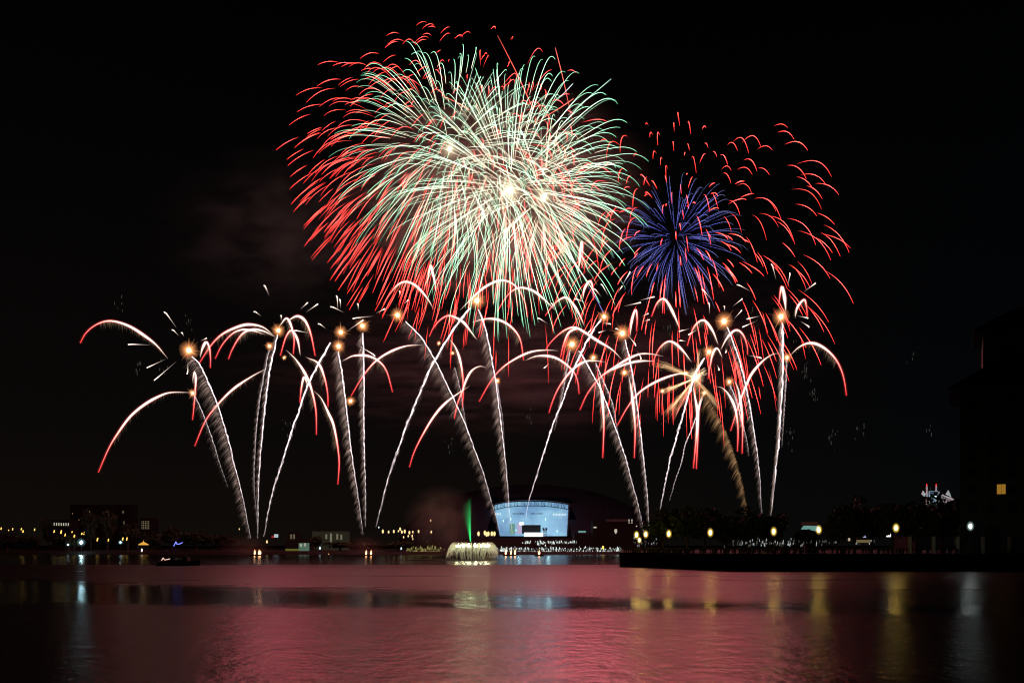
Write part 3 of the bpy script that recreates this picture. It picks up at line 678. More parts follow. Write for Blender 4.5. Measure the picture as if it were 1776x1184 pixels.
right_trees = [(1150,884,232,62),(1192,874,226,70),(1222,876,236,66),(1258,886,228,70),(1300,882,224,72),(1338,886,230,50),(1400,914,226,44),(1452,874,214,52),(1482,862,218,66),(1512,874,224,50),(1548,865,212,70),(1590,862,216,80),(1634,858,222,84),(1675,868,216,80)]
for i, (px, top, Y, wd) in enumerate(right_trees):
    tree(px, top, Y, QT, wd*1.25, 'dark bushy tree on the right quay, %s of the row counted from the left' % ORD[i], 'trees on the right quay', k=i)
left_trees = [(12,922,40),(50,928,44),(84,900,20),(120,925,40),(158,886,28),(186,882,30),(222,904,34),(262,918,40),(298,915,46),(340,920,50),(384,924,50),(520,932,36),(548,930,30),(590,938,50),(640,940,46),(690,936,50),(745,938,40)]
for i, (px, top, wd) in enumerate(left_trees):
    tree(px, top, 540+(i % 3)*9, 2.0, wd*1.25, 'dark tree on the far shore, %s counted from the left edge' % ORD[i], 'trees on the far shore', slim=(wd < 32), k=i)

# ------------------------------------------------------------------ street lamps
def lantern(px, py, Y, gz, lampm, label, group, r=.42, halo=(.30, .19, .03), post=True):
    c = at(px, py, Y); root = empty('street_lamp', (c[0], Y, gz)); tag(root, label, 'street lamp', group)
    h = c[2]-gz
    p = MB(); p.lathe([(.16, 0), (.16, .25), (.08, .35), (.06, h-r*1.7), (.14, h-r*1.5), (.14, h-r*1.35)], 8); p.build('post', M_DARKMETAL, root)
    g = MB(); g.lathe([(.04, -1.35*r), (r*.45, -1.1*r), (r*.62, 0), (r*.45, 1.0*r), (.04, 1.3*r)], 10, (0, 0, h)); g.build('lamp_globe', lampm, root, True)
    q = MB(); q.lathe([(r*.5, 1.34*r), (.03, 1.75*r)], 8, (0, 0, h)); q.build('cap', M_DARKMETAL, root)
    if halo: glow_obj('lamp_bloom', ball_shells((0, 0, h), r*1.9, [(f, tuple(x*k for x in halo)) for f, k in ((1, .3), (.8, .5), (.62, 1.2), (.5, 2.2))], 10, 6, 1.5), GLOW, root)  # lamp bloom built as faint glowing shells around the globe
rl = [(1104,927,222),(1120,926,220),(1160,925,211),(1232,923,197),(1342,921,192),(1420,918,192),(1554,915,191)]
where = ['leftmost lamp of the right quay, at its corner', 'second lamp of the right quay, close beside the corner one', 'third lamp of the right quay, under the left trees', 'fourth lamp of the right quay, under the big trees',
 'fifth lamp of the right quay, right of big trees', 'sixth lamp of the right quay, before the lit kiosk', 'last yellow lamp, right of the white stall']
for (px, py, Y), t_ in zip(rl, where): lantern(px, py, Y, QT, M_YEL, 'yellow globe street lamp, '+t_, 'yellow lamps on the right quay')
lantern(1109, 936, 223, QT, M_YEL, 'low yellow globe lamp just below the two corner lamps', 'yellow lamps on the right quay', .34)
lantern(1683, 912, 191, QT, M_WHT, 'white globe street lamp below the dark tower block', 'yellow lamps on the right quay', .42, (.10, .13, .12))
fl = [(2,916),(15,919),(22,917),(37,917),(40,921),(60,918),(81,919),(94,921),(106,922),(113,927),(125,922),(129,929),(142,925),(146,924),(169,935),(188,936),(213,934),(220,934)]
lm = MB(); lm.lathe([(.05, -.75), (.34, -.6), (.42, 0), (.34, .55), (.05, .75)], 8)
far_head = lm.build('lamp_head', M_FARYEL); far_mesh = far_head.data; bpy.data.objects.remove(far_head)
pm = MB(); pm.lathe([(.15, 0), (.08, 1)], 6); fp = pm.build('post', M_DARKMETAL); fp_mesh = fp.data; bpy.data.objects.remove(fp)
for i, (px, py) in enumerate(fl):
    Y = 528 if py > 924 else 575
    c = at(px, py, Y); root = empty('street_lamp', (c[0], Y, 2.2)); tag(root, 'small amber street lamp on the far left shore, %s from the left edge' % ORD[i], 'street lamp', 'amber lamps on the far left shore')
    h = link(bpy.data.objects.new('lamp_head', far_mesh), root); h.location = (0, 0, c[2]-2.2); s_ = R.uniform(.6, 1.25); h.scale = (s_, s_, s_*R.uniform(1, 1.8)); h.rotation_euler = (0, .2, 0)
    p = link(bpy.data.objects.new('post', fp_mesh), root); p.scale = (1, 1, c[2]-2.2-.7*s_)
def floodlight(px, py, r, label):
    Y = 524; c = at(px, py, Y); root = empty('floodlight', (c[0], Y, 1.9)); tag(root, label, 'floodlight', 'white floodlights on the far left shore')
    p = MB(); p.lathe([(.2, 0), (.12, c[2]-1.9-r)], 8); p.build('post', M_DARKMETAL, root)
    g = MB(); g.ball((0, 0, c[2]-1.9), r, r*.6, r*1.15); g.build('lamp_head', M_FLOOD if r > .6 else M_FLOODDIM, root, True)
    glow_obj('lamp_bloom', ball_shells((0, 0, c[2]-1.9), r*3.2, [(f, tuple(x*k for x in (.05, .09, .1))) for f, k in ((1, .15), (.8, .3), (.6, .7), (.45, 2))]), GLOW, root)  # nested shells stand for the bloom of the lamp head
floodlight(141, 940, .85, 'brightest blue white floodlight on the far left shore, with a long streak in the water')
floodlight(118, 944, .38, 'small white floodlight left of the brightest floodlight')
floodlight(209, 940, .5, 'white floodlight right of the tall dark trees')

# ------------------------------------------------------------------ far shore buildings
def block(name, label, x0, x1, top, Y, m, wins, winm, cat='building', depth=14, group=None, roof=True):
    a = at(x0, top, Y); b = at(x1, top, Y); root = empty(name, ((a[0]+b[0])/2, Y, 2.2)); tag(root, label, cat, group)
    w_ = (b[0]-a[0])/2; h = a[2]-2.2
    q = MB(); q.box(-w_, w_, 0, depth, 0, h); q.build('wall', m, root)
    if roof:
        q = MB(); q.box(-w_-.4, w_+.4, -.4, depth+.4, h+.003, h+.8); q.build('roof', M_ROOF, root)
    for (px, py, wx, hx) in wins:
        c = at(px, py, Y); q = MB(); hw = wx*Y/F/2; hh = hx*Y/F/2; lx = c[0]-root.location[0]; lz = c[2]-2.2
        q.box(lx-hw, lx+hw, -.06, .05, lz-hh, lz+hh); q.build('window', winm, root)
    return root
block('long_building', 'building on the far left with one row of lit windows', 90, 121, 903, 640, M_WALL, [(94+i*4.1, 908.5+(.3 if i > 2 else 0), 1.5, 5) for i in range(7)], M_WINPALE)
block('apartment_block', 'far apartment block with a small grid of lit windows', 243, 262, 899, 660, M_WALL, [(246.3+i*2.9, 904+j*3, 1.1, 1.6) for i in range(5) for j in range(5)], M_WINWARM)
block('apartment_block', 'tall faint block behind the tall dark trees on the left', 122, 226, 876, 700, M_WALL, [(137,902,.9,4),(136,908,.9,3),(155.5,887,1.2,3),(186,888,1,2),(213.5,887.5,1.3,4),(215,906,.9,5),(215,915,.9,4),(196,904,1,2),(202,904,1,2),(147,899,.8,2),(126,890,.7,3)], M_WINWARM)
block('shop_building', 'low building with a greenish lit front near the left barge', 496, 536, 938, 545, M_WALL, [(513,953,36,4)], lamp_mat('lit_front_olive', (.62, .58, .12), .16, False), group=None)
block('lit_kiosk', 'bright greenish kiosk at the right end of the low lit building', 518, 534.5, 941, 541, lamp_mat('lit_front_mint', (.5, .85, .6), .16, False), [(522,945,2,5),(529,944,2,5)], M_WINPALE, 'kiosk', 3)
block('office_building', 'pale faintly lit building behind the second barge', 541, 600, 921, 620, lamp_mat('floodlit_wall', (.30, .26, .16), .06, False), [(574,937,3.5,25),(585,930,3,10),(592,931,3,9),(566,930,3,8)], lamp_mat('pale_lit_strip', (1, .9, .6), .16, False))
block('church_front', 'small pale building with two lit bays near the left barge', 501, 514, 924, 600, M_WALL, [(505,930,3,8),(510,930,3,8)], lamp_mat('dim_bay', (1, .8, .5), .12, False))
r_ = empty('roadside_sign', at(477, 934, 560)*np.array([1, 1, 0])+np.array([0, 0, 2.2])); tag(r_, 'lit sign board with white and red halves near the left barge', 'sign')
c = at(477, 929, 560)
q = MB(); q.box(-.15, .15, 0, .3, 0, c[2]-2.2-2); q.build('post', M_DARKMETAL, r_)
q = MB(); q.box(-.6, 2.2, -.2, .1, c[2]-2.2-1.0, c[2]-2.2+1.3); q.build('white_panel', lamp_mat('sign_white', (.8, .92, 1), .55, False), r_)
q = MB(); q.box(-2.4, -.9, -.2, .1, c[2]-2.2-1.3, c[2]-2.2+.2); q.build('red_panel', lamp_mat('sign_red', (1, .06, .08), .3, False), r_)
def light_post(px, py, Y, m, r, label, cat='lamp', group=None, gz=2.2):
    c = at(px, py, Y); root = empty('lamp_post', (c[0], Y, gz)); tag(root, label, cat, group)
    p = MB(); p.lathe([(.12, 0), (.07, max(.3, c[2]-gz-r*1.3))], 6); p.build('post', M_DARKMETAL, root)
    g = MB(); g.ball((0, 0, c[2]-gz), r*.7, r*.7, r*1.4, 8, 6); g.build('lamp_head', m, root, True)
M_BLUEW = lamp_mat('cool_lamp', (.7, .9, 1), 1.6, False)
light_post(555, 950, 524, M_BLUEW, .7, 'cool white lamp on the shore left of the second barge')
light_post(415, 917, 600, M_FARGOLD, .5, 'single pale lamp high behind the left barge')
light_post(463, 939, 545, M_FARGOLD, .8, 'amber lamp just right of the left barge')
light_post(657, 914, 600, M_BLUEW, .5, 'small white lamp above the second barge')
light_post(696, 951, 530, M_BLUEW, .7, 'bluish lamp on the shore right of the second barge')
light_post(747, 902, 640, M_FARGOLD, .6, 'amber lamp high up in the brown smoke')
gl = [(664,921),(674,922),(683,921),(691,920.5),(694,917),(697,922),(702,921),(710,923),(716,922),(715,929),(726,921),(716,934),(748,922),(708,929),(700,931)]
for i, (px, py) in enumerate(gl):
    light_post(px, py, 610+i*2, M_FARGOLD, R.uniform(.6, 1.1), 'golden lamp of the cluster between second barge and fountain, %s from its left' % ORD[i], group='golden lamps between barge and fountain')
for i, (px, py) in enumerate(((830,925),(841,923.5),(844,926),(847,925),(853,925),(857.5,925))):
    light_post(px, py, 650, M_FARGOLD, 1.4, 'orange promenade lamp left of the stadium front, %s from its left' % ORD[i], group='orange promenade lamps left of the stadium')
# pavilion with an orange lit canopy
c = at(247, 943, 526); root = empty('pavilion', (c[0], 526, 1.9)); tag(root, 'small pavilion with an orange glowing canopy on the far left shore', 'pavilion')
h = c[2]-1.9
q = MB()
for sx_ in (-1, 1):
    for sy_ in (0, 3): q.bar((sx_*2.6, sy_, 0), (sx_*2.6, sy_, h-.6), .12, 6)
q.build('post', M_DARKMETAL, root)
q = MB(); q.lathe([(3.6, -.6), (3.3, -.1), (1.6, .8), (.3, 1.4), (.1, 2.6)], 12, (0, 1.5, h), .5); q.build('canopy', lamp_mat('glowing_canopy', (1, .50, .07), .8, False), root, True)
q = MB(); q.ball((-.6, .5, h-4.0), .35, .35, 1.1, 8, 6); q.build('lamp', lamp_mat('pavilion_lamp', (1, .9, .75), 3, False), root)

# ------------------------------------------------------------------ stadium
YS = 900.0; SS = YS/F
def sp(px, py, dy=0): p = at(px, py, YS); return Vector((p[0], YS+dy, p[2]))
o0 = sp(922, 951); st = empty('stadium', (o0.x, YS, 2.2)); tag(st, 'domed stadium with a blue lit open end and roof truss across the water', 'stadium')
def loc(v): return Vector(v)-st.location
# dome shell, cut open where the lit end is
vs = []; fs = []; NU, NV = 96, 26; cxd = sp(925, 945).x; Yd, rx_, ry_, rz_ = 1010.0, 168.0, 118.0, 80.0
for j in range(NV+1):
    for i in range(NU+1):
        a_ = 2*math.pi*i/NU; b_ = math.pi/2*j/NV
        vs.append((cxd+rx_*math.cos(b_)*math.cos(a_)-st.location.x, Yd+ry_*math.cos(b_)*math.sin(a_)-YS, rz_*math.sin(b_)))
for j in range(NV):
    for i in range(NU):
        k = j*(NU+1)+i; q4 = (k, k+1, k+NU+2, k+NU+1)
        cxx = sum(vs[t_][0] for t_ in q4)/4; cyy = sum(vs[t_][1] for t_ in q4)/4; czz = sum(vs[t_][2] for t_ in q4)/4
        if cyy < 110 and abs(cxx) < 46 and czz < 60: continue
        fs.append(q4)
q = MB(); q.add(vs, fs); q.build('dome', M_SHELL, st, True)
for k, a_ in enumerate((-70, -50, -32, 32, 50, 70)):
    q = MB(); pts = []
    for j in range(0, 21):
        b_ = math.pi*j/20; an = math.radians(90+a_)
        x_ = rx_*math.cos(an)*.995; y_ = -ry_*math.sin(an)*math.cos(b_); hmax = math.sqrt(max(0, 1-(x_/rx_)**2-(y_/ry_)**2))
        pts.append((cxd+x_-st.location.x, Yd+y_-YS, rz_*hmax+.8))
    q.path(pts, .9, 5); q.build('roof_rib', M_CONC, st)
# lit end wall (its uneven light put into the emission colour) and floodlights at its foot
def membrane():
    m, n, l = new_mat('glowing_membrane'); b = n['Principled BSDF']; b.inputs['Base Color'].default_value = (.35, .42, .50, 1); b.inputs['Roughness'].default_value = .7
    t = n.new('ShaderNodeTexCoord'); no = n.new('ShaderNodeTexNoise'); no.inputs['Scale'].default_value = .032; no.inputs['Detail'].default_value = 4; l.new(t.outputs['Object'], no.inputs['Vector'])
    r = n.new('ShaderNodeValToRGB'); l.new(no.outputs['Fac'], r.inputs[0]); r.color_ramp.elements[0].position = .3; r.color_ramp.elements[1].position = .72
    r.color_ramp.elements[0].color = (.05, .15, .30, 1); r.color_ramp.elements[1].color = (.24, .52, .66, 1)
    l.new(r.outputs[0], b.inputs['Emission Color']); b.inputs['Emission Strength'].default_value = 1.3; m.cycles.emission_sampling = 'NONE'
    return m
top_pts = [(857, 876), (873, 872), (897, 869.5), (921, 869), (945, 869.5), (970, 872), (986, 875)]
bot = [(867, 930), (983, 930)]
N_ = 24; vs = []
tp = catmull(top_pts, N_+1)
for i in range(N_+1):
    u_ = i/N_; p = sp(tp[i][0], tp[i][1], 0); b_ = sp(867+(983-867)*u_, 929, 0); bow = 6*math.sin(math.pi*u_)
    for d_ in (0, .6): vs += [loc(p)+Vector((0, bow+d_, 0)), loc(b_)+Vector((0, bow+d_, 0))]
fs = []
for i in range(N_):
    k = 4*i; fs += [(k, k+1, k+5, k+4), (k+2, k+6, k+7, k+3), (k, k+4, k+6, k+2)]
q = MB(); q.add(vs, fs); q.build('lit_end_wall', membrane(), st, True)
q = MB()
up = [loc(sp(a, b-2, -1.2)) for a, b in catmull(top_pts, 23)]; lo_ = [loc(sp(a*.985+921*.015, b+8, -1.2)) for a, b in catmull(top_pts, 23)]
q.path(up, .55, 5); q.path(lo_, .45, 5)
for i in range(22): q.bar(up[i], lo_[i+1] if i % 2 == 0 else lo_[i], .3, 4); q.bar(lo_[i] if i % 2 == 0 else lo_[i+1], up[i+1] if i % 2 else up[i], .28, 4)
q.build('roof_truss', plain('truss_steel', (.10, .13, .17), .6), st)
for xa, xb in ((855, 865.5), (987.5, 984.5)): q = MB(); q.bar(loc(sp(xa, 873, -1)), loc(sp(xb, 930, -1)), .8); q.build('side_frame', M_DARKMETAL, st)
q = MB(); a = loc(sp(905, 910, -4)); b = loc(sp(937.5, 925, -4)); q.box(a.x, b.x, -5, -3, b.z, a.z); q.build('screen', M_GLASSDARK, st)
q = MB(); a = loc(sp(909, 923.5, -8)); b = loc(sp(941, 930, -8)); q.box(a.x, b.x, -16, -8, b.z, a.z); q.build('stage_canopy', M_STAGE, st)
q = MB(); a = loc(sp(897, 907, -3)); b = loc(sp(905, 925, -3)); q.box(a.x, b.x-.2, -3.5, -2.6, b.z, a.z); q.build('side_screen', lamp_mat('pink_screen', (.75, .62, .9), .65, False), st)['label'] = 'pale pink lit side screen'
q = MB(); a = loc(sp(884, 908, -3)); b = loc(sp(893, 926, -3)); q.box(a.x, b.x, -3.5, -2.6, b.z, a.z); q.build('side_screen', lamp_mat('green_screen', (.35, .75, .6), .4, False), st)['label'] = 'green lit side screen'
q = MB(); a = loc(sp(901, 905.5, -3)); b = loc(sp(908, 910, -3)); q.box(a.x, b.x, -4.5, -3.7, b.z, a.z); q.build('light_bar', M_STAGE, st)
for (xa, xb, yy) in ((960, 982, 892), (860, 869, 891)):
    q = MB()
    for x_ in np.arange(xa, xb, 2.6): p = loc(sp(x_, yy, -2)); q.box(p.x-.45, p.x+.45, -2.3, -1.8, p.z-.9, p.z+1.1)
    q.build('light_row', M_WINPALE if False else lamp_mat('lamp_row', (.85, .95, 1), .95, False), st)
q = MB()                                          # two small dark banners, too far off to read
for xa in (890, 922):
    x_ = xa
    while x_ < xa+20: p = loc(sp(x_, 890.5, -2)); hh = R.choice((.7, .7, 1.3)); ww = R.uniform(.5, .9); q.box(p.x-ww, p.x+ww*.6, -2.2, -1.9, p.z-.6, p.z+hh); x_ += 2.6
q.build('banner_lettering', plain('banner_blue', (.05, .10, .16), .8), st)
for (x_, y_, hh) in ((886, 900, 5), (873, 903, 4), (946, 900, 5), (966, 921, 5), (895, 919, 4), (887, 921, 5)):
    q = MB(); p = loc(sp(x_, y_, -2)); q.ball((p.x, -2.2, p.z), .45, .3, hh*.33, 8, 6); q.build('floodlight', M_WHT if False else lamp_mat('cyan_flood', (.6, 1, .95), 1.6, False), st)
q = MB(); a = loc(sp(862, 930.5, 0)); b = loc(sp(990, 951, 0)); q.box(a.x-40, b.x+40, -24, 4, 0, a.z-1.2); q.build('podium', M_CONC, st)
for (x_, y_, pw, col_) in ((900, 925, 3500, (.45, .85, 1)), (950, 926, 4500, (.55, .95, 1)), (925, 880, 2600, (.5, .75, 1))):
    ld = bpy.data.lights.new('stadium_floodlight', 'POINT'); ld.energy = pw; ld.color = col_; ld.shadow_soft_size = 1.5
    lo2 = bpy.data.objects.new('stadium_floodlight', ld); lo2.location = loc(sp(x_, y_, 0))+Vector((0, -14, 0)); link(lo2, st)
rt = empty('stage_tower', sp(944, 950, -18)*1); rt.location.z = 2.2; tag(rt, 'dark lattice stage tower right of the stadium screen', 'tower'); ht_ = sp(944, 916, -18).z-2.2
q = MB()
for sx_ in (-1.3, 1.3): q.box(sx_-.35, sx_+.35, -.35, .35, 0, ht_)
for z_ in np.arange(2, ht_-1, 3.2): q.bar((-1.3, 0, z_), (1.3, 0, z_+1.6), .3); q.bar((1.3, 0, z_), (-1.3, 0, z_+1.6), .3)
q.build('lattice', M_DARKMETAL, rt)
q = MB(); q.box(-2.3, 2.3, -.6, .6, ht_-2.4, ht_-1.6); q.box(-2.6, -1.6, -.5, .5, ht_-1.59, ht_+.8); q.box(1.6, 2.6, -.5, .5, ht_-1.59, ht_+.8); q.build('top_frame', M_DARKMETAL, rt)
q = empty('mast', sp(914, 875, -20)); q.location.z = 2.2; tag(q, 'thin dark bent mast standing up behind the stadium roof', 'mast'); q.location.y = 1200
p_ = [at(917, 872, 1200), at(917, 845, 1200), at(915.5, 828, 1200), at(912, 812, 1200)]
b_ = MB(); b_.path([(0, 0, 0)]+[(p[0]-q.location.x, 0, p[2]-2.2) for p in p_], .9, 6); b_.build('mast_tube', M_DARKMETAL, q)
# buildings right of the stadium
block('hall', 'low hall with cyan lit roof strips right of the stadium', 996, 1030, 925, 760, M_WALL, [(1009.5,921.5,13,3.2)], M_CYAN, roof=False)
block('office_building', 'stepped building with a few white lit windows behind the quay corner', 1028, 1112, 905, 800, M_WALL, [(1032,914,5,2.4),(1068,920,4.5,5.5),(1068,921,2,8),(1091,903.5,1.6,7),(1096,903.5,1.6,7),(1104,912,2,2),(1126,921,1.5,6)], M_WINPALE)
block('office_building', 'faint building between the hall and the quay corner', 1054, 1090, 900, 900, plain('dim_wall', (.22, .26, .27), .8), [(1080,912,2,2),(1074,909,2,1.5)], M_WINWARM)

# ------------------------------------------------------------------ crowds and their lights
def person_shape(mb, x, y, z, h, s):
    mb.lathe([(.06, 0), (.15, .02), (.17, h*.28), (.15, h*.48), (.23, h*.55), (.25, h*.76), (.1, h*.83), (.055, h*.86)], 6, (x, y, z), .7)
    mb.ball((x, y, z+h*.925), .1, .11, .13, 6, 4)
    for sd in (-1, 1): mb.bar((x+sd*.25, y, z+h*.8), (x+sd*.3, y-.12*s, z+h*(.48 if s < 1.5 else .95)), .05, 4)
cr = MB(); ph = MB(); ph2 = MB()
for k in range(300):
    px = R.uniform(1082, 1770) if k > 70 else R.uniform(1084, 1200)
    Y = R.uniform(200, 214)+(max(0, 1240-px)/165*30); p = at(px, 950, Y); person_shape(cr, p[0], Y, QT, R.uniform(1.5, 1.82), R.choice((1, 1, 2)))
cr.build('crowd', M_CLOTH); tag(bpy.data.objects['crowd'], 'dark crowd of spectators standing along the right quay', 'crowd', kind='stuff')
for k in range(150):
    px = R.choice((R.uniform(1270, 1330), R.gauss(1350, 30), R.uniform(1320, 1450), R.uniform(1095, 1140), R.uniform(1250, 1530))); py = R.gauss(941, 3.2)
    p = at(px, py, 208+R.uniform(-4, 4)+max(0, 1240-px)/165*30); hh = R.uniform(.12, .38); b_ = ph if R.random() < .35 else ph2
    b_.box(p[0]-.06, p[0]+.06, p[1], p[1]+.03, p[2]-hh, p[2]+hh)
for b_, m_, lb in ((ph, M_PHONE, 'bright little phone and stall lights above the quay crowd'), (ph2, M_PHONEDIM, 'dim little phone and stall lights above the quay crowd')):
    tag(b_.build('phone_lights', m_), lb, 'phone lights', kind='stuff')
fc = MB(); fl_ = MB(); fl2 = MB(); fl3 = MB()
for k in range(280):
    px = R.uniform(690, 1080); Y = R.uniform(524, 534); p = at(px, 950, Y); person_shape(fc, p[0], Y, 1.9, R.uniform(1.5, 1.8), 1)
tag(fc.build('crowd', M_CLOTH), 'far crowd standing along the shore below the stadium', 'crowd', kind='stuff')
for k in range(560):
    t_ = R.random()
    if t_ < .62: px, py = R.uniform(856, 1086), R.gauss(953.5, 2.8)
    elif t_ < .78: px, py = R.choice((R.uniform(905, 960), R.uniform(950, 1000))), R.gauss(940, 1.5)
    else: px, py = R.choice((R.gauss(728, 10), R.uniform(705, 775), R.gauss(748, 8), R.uniform(855, 880))), R.gauss(953, 3)
    if 778 < px < 862: continue
    Y = 530 if py > 946 else 690
    p = at(px, py, Y); hh = R.uniform(.35, 1.1)*Y/530; ww = R.uniform(.18, .4)*Y/530
    b_ = (fl3 if px < 790 else (fl_ if R.random() < .5 else fl2)); b_.ball((p[0], Y, p[2]), ww, ww, hh, 6, 4)
for b_, m_, lb in ((fl_, lamp_mat('far_white_light', (.88, 1, .95), .85, False), 'bright white lights among the crowd below the stadium'), (fl2, lamp_mat('far_dim_light', (.7, .8, .75), .25, False), 'dim lights among the crowd below the stadium'), (fl3, lamp_mat('far_olive_light', (.9, .8, .25), .28, False), 'dim yellow lights along the shore left of the fountain')):
    tag(b_.build('crowd_lights', m_), lb, 'lights', kind='stuff')
light_post(1046, 949, 528, M_FARYEL, .9, 'amber lamp among the white crowd lights right of the stadium')
light_post(1178, 952, 214, M_RED, .22, 'small red light in the quay crowd near its left end', 'light', gz=3.7)

# ------------------------------------------------------------------ stalls, kiosk, columns on the right quay
def stall(px, py, w_, h_, Y, m, label, cat='stall'):
    c = at(px, py, Y); root = empty('market_stall', (c[0], Y, QT)); tag(root, label, cat)
    S_ = Y/F; hw = w_*S_/2; hz = h_*S_/2; zc = c[2]-QT
    q = MB(); q.box(-hw, hw, 0, .25, zc-hz, zc+hz); q.build('lit_panel', m, root)
    q = MB(); q.box(-hw-.25, hw+.25, -.5, 1.6, zc+hz+.003, zc+hz+.2); q.build('roof', M_DARKMETAL, root)
    q = MB()
    for s_ in (-1, 1): q.bar((s_*(hw+.1), .4, 0), (s_*(hw+.1), .4, zc+hz), .06, 5)
    q.build('post', M_DARKMETAL, root)
stall(1540, 926, 10, 9, 222, lamp_mat('stall_white', (.95, .85, 1), 1.6, False), 'brightest white and mauve lit stall on the right quay')
stall(1499, 938, 26, 5, 224, lamp_mat('stall_olive', (.75, .55, .25), .18, False), 'long dim amber lit stall on the right quay')
stall(1500, 929, 5, 5, 228, lamp_mat('stall_lilac', (.7, .6, 1), .6, False), 'small lilac lit stall under the right trees')
stall(1466, 930, 5, 4, 228, lamp_mat('stall_blue', (.5, .45, .9), .4, False), 'small dim blue lit stall under the right trees')
stall(1473, 935, 3, 5, 226, lamp_mat('stall_peach', (1, .75, .5), .5, False), 'narrow peach lit stall under the right trees')
stall(1587, 928.5, 7, 5, 216, lamp_mat('stall_rose', (1, .7, .7), .5, False), 'small rose white lit stall left of the first column', 'stall')
stall(1597, 914.5, 4, 3, 214, lamp_mat('exit_green', (.15, .7, .3), .3, False), 'tiny green lit sign under the right trees', 'sign')
c = at(1408, 917, 232); root = empty('kiosk', (c[0], 232, QT)); tag(root, 'kiosk with a turquoise lit roof and brick upper wall behind the sixth lamp', 'kiosk')
h = c[2]-QT
q = MB(); q.box(-1.9, 1.9, 0, 3, 0, h); q.build('wall', M_WALL, root)
q = MB(); q.add([(-2.3, -.4, h), (2.0, -.4, h-.7), (2.0, 2.6, h-.7), (-2.3, 2.6, h), (-1.6, -.1, h+1.0), (2.0, -.1, h+.9), (2.0, 2.3, h+.9), (-1.6, 2.3, h+1.0)], [(0, 3, 2, 1), (4, 5, 6, 7), (0, 1, 5, 4), (1, 2, 6, 5), (2, 3, 7, 6), (3, 0, 4, 7)]); q.build('lit_roof', M_CYAN, root)
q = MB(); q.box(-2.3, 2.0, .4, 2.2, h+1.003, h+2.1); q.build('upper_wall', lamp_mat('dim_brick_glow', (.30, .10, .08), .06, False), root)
M_PALE = plain('pale_stone', (.32, .30, .28), .85, .15, 1)
for i, px in enumerate((1579, 1620, 1662, 1706, 1752)):
    c = at(px, 930, 203); root = empty('column', (c[0], 203, QT)); tag(root, 'pale stone column of the quay railing, %s from the left' % ORD[i], 'column', 'columns of the right quay')
    hh = c[2]-QT
    q = MB(); q.box(-.32, .32, 0, .6, 0, hh); q.build('shaft', M_PALE, root)
    q = MB(); q.box(-.42, .42, -.1, .7, hh+.003, hh+.22); q.build('cap', M_CONC, root)
root = empty('railing', (at(1660, 945, 203)[0], 203.3, QT)); tag(root, 'dark metal railing between the pale columns of the right quay', 'railing')
xa = at(1560, 945, 203)[0]-root.location.x; xb = at(1776, 945, 203)[0]-root.location.x+10
q = MB(); q.bar((xa, 0, 1.05), (xb, 0, 1.05), .05); q.bar((xa, 0, .2), (xb, 0, .2), .04); q.build('rail', M_DARKMETAL, root)
q = MB(); x_ = xa
while x_ < xb: q.bar((x_, 0, .2), (x_, 0, 1.05), .018); x_ += .3
q.build('balusters', M_DARKMETAL, root)
for (px, i) in ((1672, 0), (1717, 1)):
    tree(px, 908, 206, QT, 26, ('slim bare young tree beside the white lamp', 'slim young tree right of the white lamp')[i], 'young trees on the quay', True, i)

# dark tower block at the right edge
YT = 210.0
def tp_(px, py): p = at(px, py, YT); return p[0], p[2]
x0, z1 = tp_(1665, 677); root = empty('tower_block', (x0, YT, QT), -math.atan2(x0, YT)); tag(root, 'dark tower block with two tiers of overhanging hipped roofs at the right edge', 'building')
L_ = lambda px, py: (tp_(px, py)[0]-x0, tp_(px, py)[1]-QT)
w2, _ = L_(1860, 677); u0, uz = L_(1700, 575); lz = z1-QT
M_TW = plain('tower_wall', (.045, .05, .055), .85, .12, .3)
q = MB(); q.box(0, w2, 0, 24, 0, lz); q.build('wall', M_TW, root)
q = MB(); q.box(u0, w2, 4, 22, lz+.003, uz); q.build('upper_wall', M_TW, root)
def hip(x0_, x1_, y0_, y1_, z0_, hgt, inset, nm):
    q = MB(); q.add([(x0_, y0_, z0_), (x1_, y0_, z0_), (x1_, y1_, z0_), (x0_, y1_, z0_), (x0_+inset, y0_+inset*.6, z0_+hgt), (x1_-inset, y0_+inset*.6, z0_+hgt), (x1_-inset, y1_-inset*.6, z0_+hgt), (x0_+inset, y1_-inset*.6, z0_+hgt),
        (x0_, y0_, z0_-.5), (x1_, y0_, z0_-.5), (x1_, y1_, z0_-.5), (x0_, y1_, z0_-.5)], [(0, 1, 5, 4), (1, 2, 6, 5), (2, 3, 7, 6), (3, 0, 4, 7), (4, 5, 6, 7), (8, 11, 10, 9), (0, 8, 9, 1), (1, 9, 10, 2), (2, 10, 11, 3), (3, 11, 8, 0)]); q.build(nm, M_ROOF, root)
hip(-2.6, w2+2, -2.6, 26, lz+.5, 7.2, 10.5, 'lower_roof'); hip(u0-2.2, w2+2, 1.5, 24, uz+.5, 5.5, 9.0, 'upper_roof')
for i in range(6):
    for j in range(7):
        px = 1684+i*29; py = 700+j*30
        if px > 1800: continue
        a_ = L_(px, py); lit = (j == 5 and i == 1)
        if lit: a_ = L_(1726, 850)
        hw, hh = (.95, 1.25)
        q = MB(); q.box(a_[0]-hw-.12, a_[0]+hw+.12, -.12, -.003, a_[1]-hh-.12, a_[1]+hh+.12); fr = q.build('window', M_CONC, root)
        q = MB()
        for s_ in (-1, 1): q.box(a_[0]+(.03 if s_ > 0 else -hw), a_[0]+(hw if s_ > 0 else -.03), -.16, -.123, a_[1]-hh, a_[1]+hh)
        g_ = q.build('pane', M_WINORANGE if lit else M_GLASSDARK, fr)
        if lit: fr['label'] = 'orange lit window'
